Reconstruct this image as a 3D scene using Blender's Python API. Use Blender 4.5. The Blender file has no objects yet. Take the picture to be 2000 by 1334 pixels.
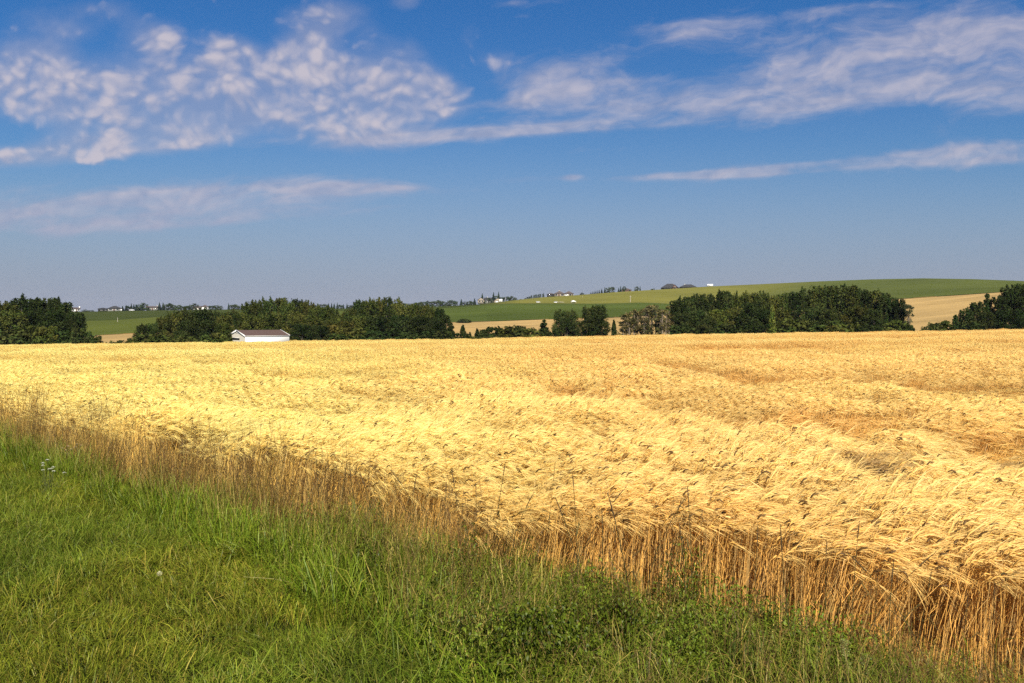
import bpy, math
import numpy as np
from mathutils import Vector

# ------------------------------------------------------------------ camera, sky, sun, exposure
sc = bpy.context.scene
COL = sc.collection
F = 1664.0            # focal length in pixels of the 2000 px wide photograph
CAMZ = 2.4
PITCH = math.atan(42.0 / F)
cam_data = bpy.data.cameras.new('camera')
cam_data.sensor_width = 36.0
cam_data.lens = 36.0 * F / 2000.0
cam_data.clip_start = 0.1
cam_data.clip_end = 20000.0
cam = bpy.data.objects.new('camera', cam_data)
COL.objects.link(cam)
cam.location = (0, 0, CAMZ)
cam.rotation_euler = (math.pi / 2 - PITCH, 0, 0)
sc.camera = cam

SUN_EL = math.radians(42)
SUN_AZ = math.radians(172)      # measured from +Y towards +X: behind the camera, a little to the right
SUN_DIR = Vector((math.sin(SUN_AZ) * math.cos(SUN_EL), math.cos(SUN_AZ) * math.cos(SUN_EL), math.sin(SUN_EL)))
sun_data = bpy.data.lights.new('sun', 'SUN')
sun_data.energy = 5.0
sun_data.angle = math.radians(0.5)
sun_data.color = (1.0, 0.90, 0.74)
sun = bpy.data.objects.new('sun', sun_data)
COL.objects.link(sun)
sun.location = (0, 0, 60)
sun.rotation_euler = (-SUN_DIR).to_track_quat('-Z', 'Y').to_euler()

sc.view_settings.view_transform = 'Standard'
sc.view_settings.look = 'None'
sc.view_settings.gamma = 1.0
sc.view_settings.exposure = 0.66
sc.view_settings.use_curve_mapping = False
sc.render.engine = 'CYCLES'
sc.cycles.max_bounces = 5
sc.cycles.diffuse_bounces = 3
sc.cycles.glossy_bounces = 2
sc.cycles.transmission_bounces = 3
sc.cycles.use_denoising = False
sc.cycles.caustics_reflective = False
sc.cycles.caustics_refractive = False


class NT:
    """small helper for writing node trees"""
    def __init__(self, tree):
        self.t = tree

    def new(self, typ, **props):
        n = self.t.nodes.new(typ)
        for k, v in props.items():
            setattr(n, k, v)
        return n

    def put(self, sock, v):
        if isinstance(v, bpy.types.NodeSocket):
            self.t.links.new(v, sock)
        else:
            sock.default_value = v

    def m(self, op, a, b=None, c=None, clamp=False):
        n = self.new('ShaderNodeMath', operation=op, use_clamp=clamp)
        self.put(n.inputs[0], a)
        if b is not None:
            self.put(n.inputs[1], b)
        if c is not None:
            self.put(n.inputs[2], c)
        return n.outputs[0]

    def smooth(self, v, a, b, lo=0.0, hi=1.0):
        n = self.new('ShaderNodeMapRange', interpolation_type='SMOOTHSTEP')
        self.put(n.inputs['Value'], v)
        n.inputs['From Min'].default_value = a
        n.inputs['From Max'].default_value = b
        n.inputs['To Min'].default_value = lo
        n.inputs['To Max'].default_value = hi
        return n.outputs['Result']

    def vec(self, x, y, z=0.0):
        n = self.new('ShaderNodeCombineXYZ')
        for s, v in zip(n.inputs, (x, y, z)):
            self.put(s, v)
        return n.outputs[0]

    def noise(self, v, scale, detail=4, rough=0.5, lac=2.0, dist=0.0):
        n = self.new('ShaderNodeTexNoise')
        self.put(n.inputs['Vector'], v)
        n.inputs['Scale'].default_value = scale
        n.inputs['Detail'].default_value = detail
        n.inputs['Roughness'].default_value = rough
        n.inputs['Lacunarity'].default_value = lac
        n.inputs['Distortion'].default_value = dist
        return n.outputs['Fac']

    def mix(self, f, a, b, blend='MIX'):
        n = self.new('ShaderNodeMix', data_type='RGBA', blend_type=blend)
        self.put(n.inputs[0], f)
        self.put(n.inputs[6], a if isinstance(a, bpy.types.NodeSocket) else (*a, 1))
        self.put(n.inputs[7], b if isinstance(b, bpy.types.NodeSocket) else (*b, 1))
        return n.outputs[2]


def build_world():
    w = bpy.data.worlds.new('World')
    sc.world = w
    w.use_nodes = True
    w.node_tree.nodes.clear()
    t = NT(w.node_tree)
    sky = t.new('ShaderNodeTexSky', sky_type='NISHITA')
    sky.sun_disc = False
    sky.sun_elevation = SUN_EL
    sky.sun_rotation = SUN_AZ
    sky.altitude = 700
    sky.air_density = 1.0
    sky.dust_density = 1.2
    sky.ozone_density = 3.0
    tc = t.new('ShaderNodeTexCoord')
    sep = t.new('ShaderNodeSeparateXYZ')
    t.t.links.new(tc.outputs['Generated'], sep.inputs[0])
    X, Y, Z = sep.outputs
    ay = t.m('MAXIMUM', t.m('ABSOLUTE', Y), 0.12)
    u = t.m('DIVIDE', X, ay)          # tangent of the azimuth seen from the field's road
    v = t.m('DIVIDE', Z, ay)          # slope above the horizon

    # ---- cloud cover: soft banks in azimuth / slope, broken up by fractal noise
    def bank(cx, cy, rx, ry, rot, s):
        # cx, cy, rx, ry in 1/1664 of a unit slope
        cu, cv = (cx - 1000) / F, (625 - cy) / F
        c, sn = math.cos(math.radians(rot)), math.sin(math.radians(rot))
        du = t.m('SUBTRACT', u, cu)
        dv = t.m('SUBTRACT', v, cv)
        a = t.m('MULTIPLY', t.m('ADD', t.m('MULTIPLY', du, c), t.m('MULTIPLY', dv, sn)), F / rx)
        b = t.m('MULTIPLY', t.m('SUBTRACT', t.m('MULTIPLY', dv, c), t.m('MULTIPLY', du, sn)), F / ry)
        d2 = t.m('ADD', t.m('MULTIPLY', a, a), t.m('MULTIPLY', b, b))
        g = t.m('EXPONENT', t.m('MULTIPLY', d2, -0.8))
        return t.m('MULTIPLY', g, s)

    def total(lst):
        out = None
        for e in lst:
            g = bank(*e)
            out = g if out is None else t.m('ADD', out, g)
        return t.m('MINIMUM', out, 1.05)

    puffy = [(20, 110, 40, 40, 0, .5), (190, 20, 50, 22, 0, .4), (150, 60, 40, 20, 0, .35), (400, 60, 40, 30, 0, .35), (560, 40, 40, 24, 20, .4), (700, 150, 50, 40, 0, .5), (1000, 40, 30, 24, 0, .3), (20, 310, 60, 20, 0, .6), (180, 300, 30, 20, 0, .5), (90, 195, 210, 58, -3, .95), (330, 190, 200, 62, -5, .95), (95, 115, 60, 45, 0, .6), (50, 30, 90, 34, 0, .42),
             (255, 45, 50, 50, 40, .55), (322, 85, 42, 40, 0, .85), (462, 112, 48, 38, 0, .9), (612, 85, 75, 34, 32, 1.0),
             (560, 170, 170, 60, 0, .9), (680, 215, 150, 52, -12, .95), (800, 125, 58, 52, 0, .72), (870, 215, 80, 40, 0, .6),
             (95, 300, 130, 26, 5, .72), (300, 278, 130, 28, 8, .9), (655, 280, 90, 28, 0, .6), (920, 80, 36, 34, -30, .5),
             (975, 125, 50, 28, 10, .6), (795, 8, 32, 20, 0, .75), (450, 10, 60, 20, 0, .35), (640, 20, 70, 30, 0, .4),
             (850, 175, 50, 30, 0, .6), (730, 70, 40, 40, 0, .3), (380, 260, 60, 30, 0, .6)]
    streaky = [(1330, 58, 100, 22, 6, .8), (1480, 45, 160, 18, 8, .7), (1760, 40, 330, 32, 8, .6), (1900, 95, 300, 50, 9, .95),
               (1620, 150, 260, 36, 8, .75), (1420, 178, 280, 30, 6, .72), (1330, 225, 170, 22, 6, .95), (1600, 210, 220, 22, 9, .8),
               (1900, 165, 160, 34, 8, .85), (1080, 132, 120, 26, 10, .85), (1080, 190, 130, 32, 4, .85), (1200, 175, 120, 24, 6, .7), (1070, 254, 190, 9, 3, .85),
               (850, 262, 220, 16, 3, .7), (700, 280, 220, 14, 2, .6), (1330, 344, 150, 8, 2, .95), (1500, 333, 150, 12, 4, .85),
               (1730, 316, 220, 18, 5, .95), (1900, 305, 120, 24, 4, .75), (1118, 348, 22, 7, 4, .9), (1020, 350, 70, 8, 2, .4),
               (600, 374, 220, 22, 2, .95), (360, 388, 240, 24, 3, .85), (150, 412, 270, 34, 0, .85), (480, 424, 300, 16, 3, .85), (80, 445, 200, 24, 0, .6),
               (760, 368, 90, 6, 0, .5), (840, 562, 26, 4, 0, .7), (90, 570, 130, 14, 0, .25), (1050, 8, 120, 10, 3, .55),
               (1930, 470, 130, 7, 4, .3), (2060, 298, 150, 24, 4, .8), (1750, 105, 360, 62, 8, .42), (1990, 205, 130, 26, 8, .75), (1020, 35, 22, 12, 10, .5), (560, 345, 60, 14, 0, .4)]
    mp, ms = total(puffy), total(streaky)
    wv = t.vec(u, t.m('MULTIPLY', v, 1.25))
    wn = t.new('ShaderNodeTexNoise')
    t.put(wn.inputs['Vector'], wv)
    wn.inputs['Scale'].default_value = 9.0
    wn.inputs['Detail'].default_value = 3.0
    off = t.new('ShaderNodeVectorMath', operation='SUBTRACT')
    t.t.links.new(wn.outputs['Color'], off.inputs[0])
    off.inputs[1].default_value = (.5, .5, .5)
    offs = t.new('ShaderNodeVectorMath', operation='SCALE')
    t.t.links.new(off.outputs[0], offs.inputs[0])
    offs.inputs['Scale'].default_value = 0.07
    wp = t.new('ShaderNodeVectorMath', operation='ADD')
    t.put(wp.inputs[0], wv)
    t.t.links.new(offs.outputs[0], wp.inputs[1])

    def fluff(du, dv):
        sh = t.new('ShaderNodeVectorMath', operation='ADD')
        t.t.links.new(wp.outputs[0], sh.inputs[0])
        sh.inputs[1].default_value = (du, dv, 0)
        n1 = t.noise(sh.outputs[0], 18.0, 9, .56)
        out = t.m('MULTIPLY', n1, 1.12)
        for scl, wgt in ((27.0, .50), (62.0, .32)):
            vo = t.new('ShaderNodeTexVoronoi', feature='SMOOTH_F1')
            t.t.links.new(sh.outputs[0], vo.inputs['Vector'])
            vo.inputs['Scale'].default_value = scl
            vo.inputs['Smoothness'].default_value = 0.35
            out = t.m('ADD', out, t.m('MULTIPLY', t.m('SUBTRACT', .5, vo.outputs['Distance']), wgt))
        return t.m('SUBTRACT', out, .10)
    f0 = fluff(0, 0)
    f1 = fluff(-0.003, 0.010)
    dp = t.smooth(t.m('ADD', t.m('MULTIPLY', mp, .60), f0), .84, 1.38)
    lit = t.m('MULTIPLY', t.m('SUBTRACT', f0, f1), 1.9)
    nv = t.noise(wp.outputs[0], 8.0, 7, .56)
    veil = t.smooth(t.m('ADD', t.m('MULTIPLY', mp, .85), t.m('MULTIPLY', nv, 1.15)), .84, 1.56)
    # streaks: noise drawn out along the wind, rising to the right
    c8, s8 = math.cos(math.radians(8)), math.sin(math.radians(8))
    su = t.m('ADD', t.m('MULTIPLY', u, c8), t.m('MULTIPLY', v, s8))
    sv = t.m('SUBTRACT', t.m('MULTIPLY', v, c8), t.m('MULTIPLY', u, s8))
    ws = t.new('ShaderNodeVectorMath', operation='ADD')
    t.put(ws.inputs[0], t.vec(t.m('MULTIPLY', su, 4.0), t.m('MULTIPLY', sv, 19.0)))
    sc2 = t.new('ShaderNodeVectorMath', operation='SCALE')
    t.t.links.new(off.outputs[0], sc2.inputs[0])
    sc2.inputs['Scale'].default_value = 0.9
    t.t.links.new(sc2.outputs[0], ws.inputs[1])
    n2 = t.noise(ws.outputs[0], 1.6, 9, .62)
    ds = t.smooth(t.m('ADD', t.m('MULTIPLY', ms, .62), t.m('MULTIPLY', n2, 1.55)), .94, 1.74)
    den = t.m('SUBTRACT', 1.0, t.m('MULTIPLY', t.m('SUBTRACT', 1.0, t.m('MULTIPLY', dp, .84)), t.m('MULTIPLY', t.m('SUBTRACT', 1.0, t.m('MULTIPLY', veil, .46)), t.m('SUBTRACT', 1.0, t.m('MULTIPLY', ds, .80)))))
    up = t.smooth(Z, 0.0, 0.03)
    den = t.m('MULTIPLY', den, up)

    # ---- colours (radiance before the background strength)
    tint = t.mix(1.0, sky.outputs[0], (.66, .87, 1.02), 'MULTIPLY')
    deep = t.smooth(v, 0.10, 0.40)
    tint = t.mix(deep, tint, t.mix(1.0, tint, (.46, .93, 1.26), 'MULTIPLY'))
    low = t.smooth(v, 0.22, 0.0)
    tint = t.mix(t.m('MULTIPLY', low, .85), tint, (3.75, 3.95, 5.35))
    lit2 = t.m('ADD', t.m('ADD', lit, .26), t.m('MULTIPLY', t.m('MAXIMUM', dp, t.m('MULTIPLY', ds, .7)), .50), clamp=True)
    cloud = t.mix(lit2, (4.5, 4.75, 6.5), (7.5, 6.9, 7.7))
    cl_low = t.smooth(v, 0.20, 0.04)
    cloud = t.mix(t.m('MULTIPLY', cl_low, .9), cloud, (4.6, 4.7, 6.6))
    colr = t.mix(den, tint, cloud)
    bg = t.new('ShaderNodeBackground')
    t.t.links.new(colr, bg.inputs[0])
    bg.inputs[1].default_value = 0.05
    out = t.new('ShaderNodeOutputWorld')
    t.t.links.new(bg.outputs[0], out.inputs[0])


build_world()

# ------------------------------------------------------------------ helpers
RNG = np.random.default_rng(11)


def zline(px, py, r):
    """height of the sight line through photograph point (px, py) at horizontal distance r (arrays allowed)"""
    a = (np.asarray(px, float) - 1000) / F
    b = (667 - np.asarray(py, float)) / F
    dy = math.cos(PITCH) + b * math.sin(PITCH)
    dz = -math.sin(PITCH) + b * math.cos(PITCH)
    return CAMZ + np.asarray(r, float) * dz / np.hypot(a, dy)


def az(px):
    return np.arctan((np.asarray(px, float) - 1000) / F)


def to_px(phi):
    return 1000 + F * np.tan(np.clip(phi, -1.2, 1.2))


def vnoise(x, y, seed=0):
    x = np.asarray(x, float); y = np.asarray(y, float)
    xi, yi = np.floor(x), np.floor(y)
    fx, fy = x - xi, y - yi
    fx = fx * fx * (3 - 2 * fx); fy = fy * fy * (3 - 2 * fy)

    def h(i, j):
        s = np.sin(i * 127.1 + j * 311.7 + seed * 74.7) * 43758.5453
        return s - np.floor(s)
    return (h(xi, yi) * (1 - fx) + h(xi + 1, yi) * fx) * (1 - fy) + (h(xi, yi + 1) * (1 - fx) + h(xi + 1, yi + 1) * fx) * fy


def fbm(x, y, seed=0, n=4):
    s, a, tot = 0, 1.0, 0
    for k in range(n):
        s = s + a * vnoise(np.asarray(x) * 2 ** k + k * 17.3, np.asarray(y) * 2 ** k - k * 9.1, seed + k)
        tot += a
        a *= .5
    return s / tot


def sstep(a, b, x):
    t = np.clip((np.asarray(x, float) - a) / (b - a), 0, 1)
    return t * t * (3 - 2 * t)


# ------------------------------------------------------------------ terrain model
RB = 172.0
CROP = 0.90
C_BROW = ([-1500, 0, 250, 450, 900, 1100, 1350, 1700, 2000, 3500], [684, 673, 669.5, 668, 661.5, 657.5, 652.5, 648, 643, 630])
C_TAN = ([-1500, 0, 200, 260, 450, 890, 1000, 1200, 1310, 1500, 1700, 1780, 1960, 2100, 3500],
         [664, 660, 655, 652, 645, 630, 626.5, 620, 615, 602, 587, 583, 570, 564, 560])
C_MID = ([-1500, 150, 230, 330, 450, 620, 860, 1000, 1060, 1150, 1250, 1310, 1450, 1700, 2000, 3500],
         [632, 628, 625, 618, 612, 609, 602.5, 592.5, 592.5, 593.5, 591.5, 594, 590, 568, 559, 560])
C_TOP = ([-1500, 0, 150, 300, 450, 620, 700, 860, 930, 1000, 1060, 1120, 1200, 1290, 1390, 1500, 1600, 1700, 1800, 1900, 2000, 2300, 3500],
         [612, 610, 609, 606.5, 605, 604, 602.5, 599.5, 596.5, 588, 581.5, 577.5, 571.5, 566, 560, 555, 550.5, 547, 545, 546.5, 551, 562, 600])
R_CTRL = np.array([RB, 215.0, 290.0, 430.0, 640.0, 850.0, 1150.0, 2000.0, 3000.0])


def terrain(phi, r):
    phi = np.asarray(phi, float); r = np.asarray(r, float)
    phi, r = np.broadcast_arrays(phi, r)
    px = to_px(phi)
    yb, yt, ym, yc = (np.interp(px, *c) for c in (C_BROW, C_TAN, C_MID, C_TOP))
    zb = zline(px, yb, RB) - CROP
    ctrl = [zb,
            zline(px, yb, 215.0) - 2.3,
            zline(px, yb, 290.0) - 1.2,
            zline(px, yt, 430.0), zline(px, ym, 640.0), zline(px, yc, 850.0)]
    ctrl.append(ctrl[-1] - 14.0)
    ctrl.append(np.full_like(px, -25.0))
    ctrl.append(np.full_like(px, -60.0))
    P = np.stack(ctrl, 0)
    R = R_CTRL.reshape((-1,) + (1,) * px.ndim)
    d = (P[1:] - P[:-1]) / (R[1:] - R[:-1])
    m = np.empty_like(P)
    m[1:-1] = np.where(d[1:] * d[:-1] > 0, 2 * d[1:] * d[:-1] / (d[1:] + d[:-1] + 1e-12 * np.sign(d[1:] + 1e-12)), 0)
    m[0], m[-1] = d[0], d[-1]
    k = np.clip(np.searchsorted(R_CTRL, r, side='right') - 1, 0, len(R_CTRL) - 2)
    kk = k[None]
    p0 = np.take_along_axis(P, kk, 0)[0]; p1 = np.take_along_axis(P, kk + 1, 0)[0]
    m0 = np.take_along_axis(m, kk, 0)[0]; m1 = np.take_along_axis(m, kk + 1, 0)[0]
    h = R_CTRL[k + 1] - R_CTRL[k]
    t = np.clip((r - R_CTRL[k]) / h, 0, 1)
    z_far = (2 * t**3 - 3 * t**2 + 1) * p0 + (t**3 - 2 * t**2 + t) * h * m0 + (-2 * t**3 + 3 * t**2) * p1 + (t**3 - t**2) * h * m1
    z_near = zb * (np.minimum(r, RB) / RB) ** 1.15
    return np.where(r <= RB, z_near, z_far)


def ground(px, r):
    return float(terrain(az(px), r))


def spot(px, r, z=None):
    p = float(az(px))
    return Vector((r * math.sin(p), r * math.cos(p), ground(px, r) if z is None else z))


def hit(px, py, h=0.0):
    """distance at which the sight line meets the ground raised by h"""
    rs = np.concatenate([np.linspace(3, 40, 800), np.linspace(40, RB, 600)])
    d = zline(px, py, rs) - (terrain(np.full_like(rs, float(az(px))), rs) + h)
    k = np.argmax(d <= 0)
    return float(rs[k]) if d.min() <= 0 else RB


# ------------------------------------------------------------------ mesh builder
class MB:
    def __init__(self):
        self.v, self.q, self.t, self.c, self.qm, self.tm, self.ng = [], [], [], [], [], [], []
        self.n = 0

    def add(self, V, Q=None, T=None, col=(1, 1, 1), mat=0):
        V = np.asarray(V, float).reshape(-1, 3)
        c = np.asarray(col, float)
        if c.ndim == 1:
            c = np.tile(c[:3], (len(V), 1))
        self.v.append(V); self.c.append(c.reshape(-1, 3))
        if Q is not None and len(Q):
            Q = np.asarray(Q, int).reshape(-1, 4)
            self.q.append(Q + self.n); self.qm.append(np.full(len(Q), mat))
        if T is not None and len(T):
            T = np.asarray(T, int).reshape(-1, 3)
            self.t.append(T + self.n); self.tm.append(np.full(len(T), mat))
        self.n += len(V)

    def poly(self, pts, mat=0, col=(1, 1, 1)):
        if len(pts) == 4:
            self.add(pts, Q=[[0, 1, 2, 3]], mat=mat, col=col)
        elif len(pts) == 3:
            self.add(pts, T=[[0, 1, 2]], mat=mat, col=col)
        else:
            self.add(pts, T=[[0, i, i + 1] for i in range(1, len(pts) - 1)], mat=mat, col=col)

    def box(self, x0, x1, y0, y1, z0, z1, mat=0, col=(1, 1, 1)):
        V = [(x, y, z) for z in (z0, z1) for y in (y0, y1) for x in (x0, x1)]
        self.add(V, Q=[[0, 2, 3, 1], [4, 5, 7, 6], [0, 1, 5, 4], [2, 6, 7, 3], [0, 4, 6, 2], [1, 3, 7, 5]], mat=mat, col=col)

    def ribbons(self, P, W, S, col, mat=0):
        """P (n,k,3) centre lines, W (n,k) widths, S (n,3) side directions, col (n,k,3)"""
        n, k = P.shape[:2]
        off = S[:, None, :] * (W[..., None] * .5)
        V = np.stack([P - off, P + off], 2).reshape(n * k * 2, 3)
        b = (np.arange(n) * k * 2)[:, None] + (np.arange(k - 1) * 2)[None]
        Q = np.stack([b, b + 1, b + 3, b + 2], -1).reshape(-1, 4)
        C = np.repeat(np.broadcast_to(col, (n, k, 3)).reshape(n * k, 3), 2, 0)
        self.add(V, Q=Q, col=C, mat=mat)

    def tubes(self, P, R, col, m=4, mat=0):
        n, k = P.shape[:2]
        T = np.gradient(P, axis=1) if k > 2 else np.repeat(P[:, 1:] - P[:, :1], 2, 1)
        T /= np.linalg.norm(T, axis=-1, keepdims=True) + 1e-12
        ref = np.where(np.abs(T[..., 2:3]) > .95, np.array([1.0, 0, 0]), np.array([0, 0, 1.0]))
        A = np.cross(T, ref); A /= np.linalg.norm(A, axis=-1, keepdims=True) + 1e-12
        B = np.cross(T, A)
        ang = np.arange(m) * 2 * math.pi / m
        V = P[:, :, None, :] + R[:, :, None, None] * (A[:, :, None, :] * np.cos(ang)[:, None] + B[:, :, None, :] * np.sin(ang)[:, None])
        base = (np.arange(n) * k * m)[:, None, None] + (np.arange(k - 1) * m)[None, :, None] + np.arange(m)[None, None]
        nxt = (np.arange(n) * k * m)[:, None, None] + (np.arange(k - 1) * m)[None, :, None] + ((np.arange(m) + 1) % m)[None, None]
        Q = np.stack([base, nxt, nxt + m, base + m], -1).reshape(-1, 4)
        C = np.repeat(np.broadcast_to(col, (n, k, 3)).reshape(n * k, 3), m, 0)
        self.add(V.reshape(-1, 3), Q=Q, col=C, mat=mat)

    def mesh(self, name, mats, smooth=False):
        me = bpy.data.meshes.new(name)
        V = np.concatenate(self.v)
        q = np.concatenate(self.q) if self.q else np.zeros((0, 4), int)
        t = np.concatenate(self.t) if self.t else np.zeros((0, 3), int)
        mi = np.concatenate([np.concatenate(self.qm) if self.qm else np.zeros(0, int), np.concatenate(self.tm) if self.tm else np.zeros(0, int)])
        me.vertices.add(len(V)); me.vertices.foreach_set('co', V.ravel().astype(np.float32))
        loops = np.concatenate([q.ravel(), t.ravel()])
        me.loops.add(len(loops)); me.loops.foreach_set('vertex_index', loops.astype(np.int32))
        me.polygons.add(len(q) + len(t))
        st = np.concatenate([np.arange(len(q)) * 4, len(q) * 4 + np.arange(len(t)) * 3])
        me.polygons.foreach_set('loop_start', st.astype(np.int32))
        me.polygons.foreach_set('material_index', mi.astype(np.int32))
        if smooth:
            me.polygons.foreach_set('use_smooth', np.ones(len(mi), bool))
        me.update(calc_edges=True)
        at = me.attributes.new('col', 'FLOAT_COLOR', 'POINT')
        C = np.concatenate(self.c)
        at.data.foreach_set('color', np.concatenate([C, np.ones((len(C), 1))], 1).ravel().astype(np.float32))
        for m in (mats if isinstance(mats, (list, tuple)) else [mats]):
            me.materials.append(m)
        me.validate()
        return me

    def build(self, name, mats, parent=None, smooth=False):
        o = bpy.data.objects.new(name, self.mesh(name, mats, smooth))
        COL.objects.link(o)
        if parent:
            o.parent = parent
        return o


def tag(o, label=None, cat=None, group=None, kind=None):
    for k, v in (('label', label), ('category', cat), ('group', group), ('kind', kind)):
        if v:
            o[k] = v
    return o


def empty(name, loc, rz=0.0):
    o = bpy.data.objects.new(name, None)
    COL.objects.link(o)
    o.empty_display_size = 0.5
    o.location = loc
    o.rotation_euler = (0, 0, rz)
    return o


def kids(o):
    return [c for c in bpy.data.objects if c.parent == o]


def copy_tree(o, children, loc, rz, scale):
    c = o.copy(); COL.objects.link(c)
    c.location = loc; c.rotation_euler = (0, 0, rz); c.scale = scale
    out = []
    for ch in children:
        d = ch.copy(); COL.objects.link(d); d.parent = c
        out.append(d)
    return c, out


# ------------------------------------------------------------------ materials
def new_mat(name):
    m = bpy.data.materials.new(name)
    m.use_nodes = True
    m.node_tree.nodes.clear()
    return m, NT(m.node_tree)


def finish(t, shader):
    o = t.new('ShaderNodeOutputMaterial')
    t.t.links.new(shader, o.inputs[0])


def leaf_mat(name, transl=0.3, instanced=False, objcol=False, gloss=0.0):
    """plant material: vertex colour x tint of the clump, part of the light passes through the leaf"""
    m, t = new_mat(name)
    a = t.new('ShaderNodeAttribute', attribute_name='col')
    c = a.outputs['Color']
    if instanced:
        b = t.new('ShaderNodeAttribute', attribute_name='tint', attribute_type='INSTANCER')
        c = t.mix(1.0, c, b.outputs['Color'], 'MULTIPLY')
    if objcol:
        oi = t.new('ShaderNodeObjectInfo')
        c = t.mix(1.0, c, oi.outputs['Color'], 'MULTIPLY')
    d = t.new('ShaderNodeBsdfDiffuse'); t.t.links.new(c, d.inputs[0])
    tr = t.new('ShaderNodeBsdfTranslucent'); t.t.links.new(c, tr.inputs[0])
    mx = t.new('ShaderNodeMixShader'); mx.inputs[0].default_value = transl
    t.t.links.new(d.outputs[0], mx.inputs[1]); t.t.links.new(tr.outputs[0], mx.inputs[2])
    sh = mx.outputs[0]
    if gloss:
        g = t.new('ShaderNodeBsdfGlossy'); g.inputs['Roughness'].default_value = .45
        m2 = t.new('ShaderNodeMixShader'); m2.inputs[0].default_value = gloss
        t.t.links.new(sh, m2.inputs[1]); t.t.links.new(g.outputs[0], m2.inputs[2])
        sh = m2.outputs[0]
    finish(t, sh)
    return m


def plain_mat(name, color, rough=0.7, var=0.12, scale=3.0, metal=0.0, spec=0.3):
    m, t = new_mat(name)
    tc = t.new('ShaderNodeTexCoord')
    n = t.noise(tc.outputs['Object'], scale, 5, .6)
    c = t.mix(n, tuple(x * (1 - var) for x in color), tuple(min(1, x * (1 + var)) for x in color))
    p = t.new('ShaderNodeBsdfPrincipled')
    t.t.links.new(c, p.inputs['Base Color'])
    p.inputs['Roughness'].default_value = rough
    p.inputs['Metallic'].default_value = metal
    p.inputs['Specular IOR Level'].default_value = spec
    finish(t, p.outputs[0])
    return m


M = {}
M['barley'] = leaf_mat('barley_straw', .22, instanced=True, gloss=.02)
M['grass'] = leaf_mat('grass_blades', .20, instanced=True, gloss=.015)
M['crown'] = leaf_mat('tree_leaves', .22, objcol=True)
M['herb'] = leaf_mat('herb_leaves', .25, objcol=True)
M['bark'] = plain_mat('grey_bark', (.10, .085, .07), .9, .3, 2.0)
M['pale_bark'] = plain_mat('pale_aspen_bark', (.22, .18, .135), .9, .3, 1.5)
M['white'] = plain_mat('white_siding', (.80, .79, .75), .6, .04, .6)
M['cream'] = plain_mat('cream_siding', (.72, .68, .58), .6, .05, .6)
M['brown_roof'] = plain_mat('brown_shingles', (.095, .060, .050), .85, .25, 1.2)
M['trim'] = plain_mat('white_trim', (.80, .80, .78), .5, .03, 2.0)
M['slot'] = plain_mat('dark_opening', (.02, .022, .02), .8, .2, 4.0)
M['tan'] = plain_mat('tan_stucco', (.34, .29, .22), .8, .08, .5)
M['grey'] = plain_mat('grey_stucco', (.30, .30, .28), .8, .08, .5)
M['dark_roof'] = plain_mat('charcoal_shingles', (.035, .036, .04), .85, .25, 1.0)
M['mauve_roof'] = plain_mat('weathered_brown_shingles', (.085, .066, .060), .85, .2, 1.0)
M['red'] = plain_mat('reddish_cladding', (.13, .075, .062), .8, .1, .5)
M['glass'] = plain_mat('window_glass', (.03, .035, .045), .08, .1, 1.0, spec=.6)
M['paint'] = plain_mat('white_car_paint', (.78, .79, .80), .3, .03, 1.0, spec=.5)
M['tyre'] = plain_mat('black_rubber', (.02, .02, .02), .9, .2, 4.0)
M['pole'] = plain_mat('weathered_pole_wood', (.42, .38, .32), .85, .2, 2.0)


def terrain_mat():
    m, t = new_mat('field_and_hill_ground')
    a = t.new('ShaderNodeAttribute', attribute_name='ground_colour')
    tc = t.new('ShaderNodeTexCoord')
    big = t.noise(tc.outputs['Object'], .018, 5, .55)
    mp = t.new('ShaderNodeMapping')
    t.t.links.new(tc.outputs['Object'], mp.inputs[0])
    mp.inputs['Scale'].default_value = (.02, .16, .1)
    rows = t.noise(mp.outputs[0], 1.0, 5, .65)
    fine = t.noise(tc.outputs['Object'], 1.4, 4, .7)
    c = t.mix(1.0, a.outputs['Color'], t.mix(big, (.66, .70, .74), (1.30, 1.26, 1.16)), 'MULTIPLY')
    c = t.mix(1.0, c, t.mix(rows, (.62, .65, .64), (1.36, 1.33, 1.28)), 'MULTIPLY')
    c = t.mix(1.0, c, t.mix(fine, (.72, .72, .72), (1.25, 1.25, 1.25)), 'MULTIPLY')
    d = t.new('ShaderNodeBsdfDiffuse')
    t.t.links.new(c, d.inputs[0])
    b = t.new('ShaderNodeBump')
    b.inputs['Strength'].default_value = .5
    b.inputs['Distance'].default_value = .6
    t.t.links.new(fine, b.inputs['Height'])
    t.t.links.new(b.outputs[0], d.inputs['Normal'])
    finish(t, d.outputs[0])
    return m


# edges between the crops, on the ground near the camera (world X, Y)
EDGE_BARLEY = np.array([(-60, 66), (-24, 31), (-10.6, 17.7), (-6.0, 13.2), (-2.35, 9.8), (0, 7.6), (1.5, 6.5), (2.5, 5.72), (3.2, 5.05), (5.0, 3.0), (14, -4), (40, -20)])
EDGE_LAWN = np.array([(-60, 62), (-24, 28.5), (-9.4, 15.7), (-5.7, 11.9), (-3.5, 9.6), (-2.18, 8.07), (-1.25, 6.95), (-.73, 6.1), (-.40, 5.63), (.6, 4.0), (3, .2), (12, -9)])


def edge_y(E, x):
    return np.interp(x, E[:, 0], E[:, 1])


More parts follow.
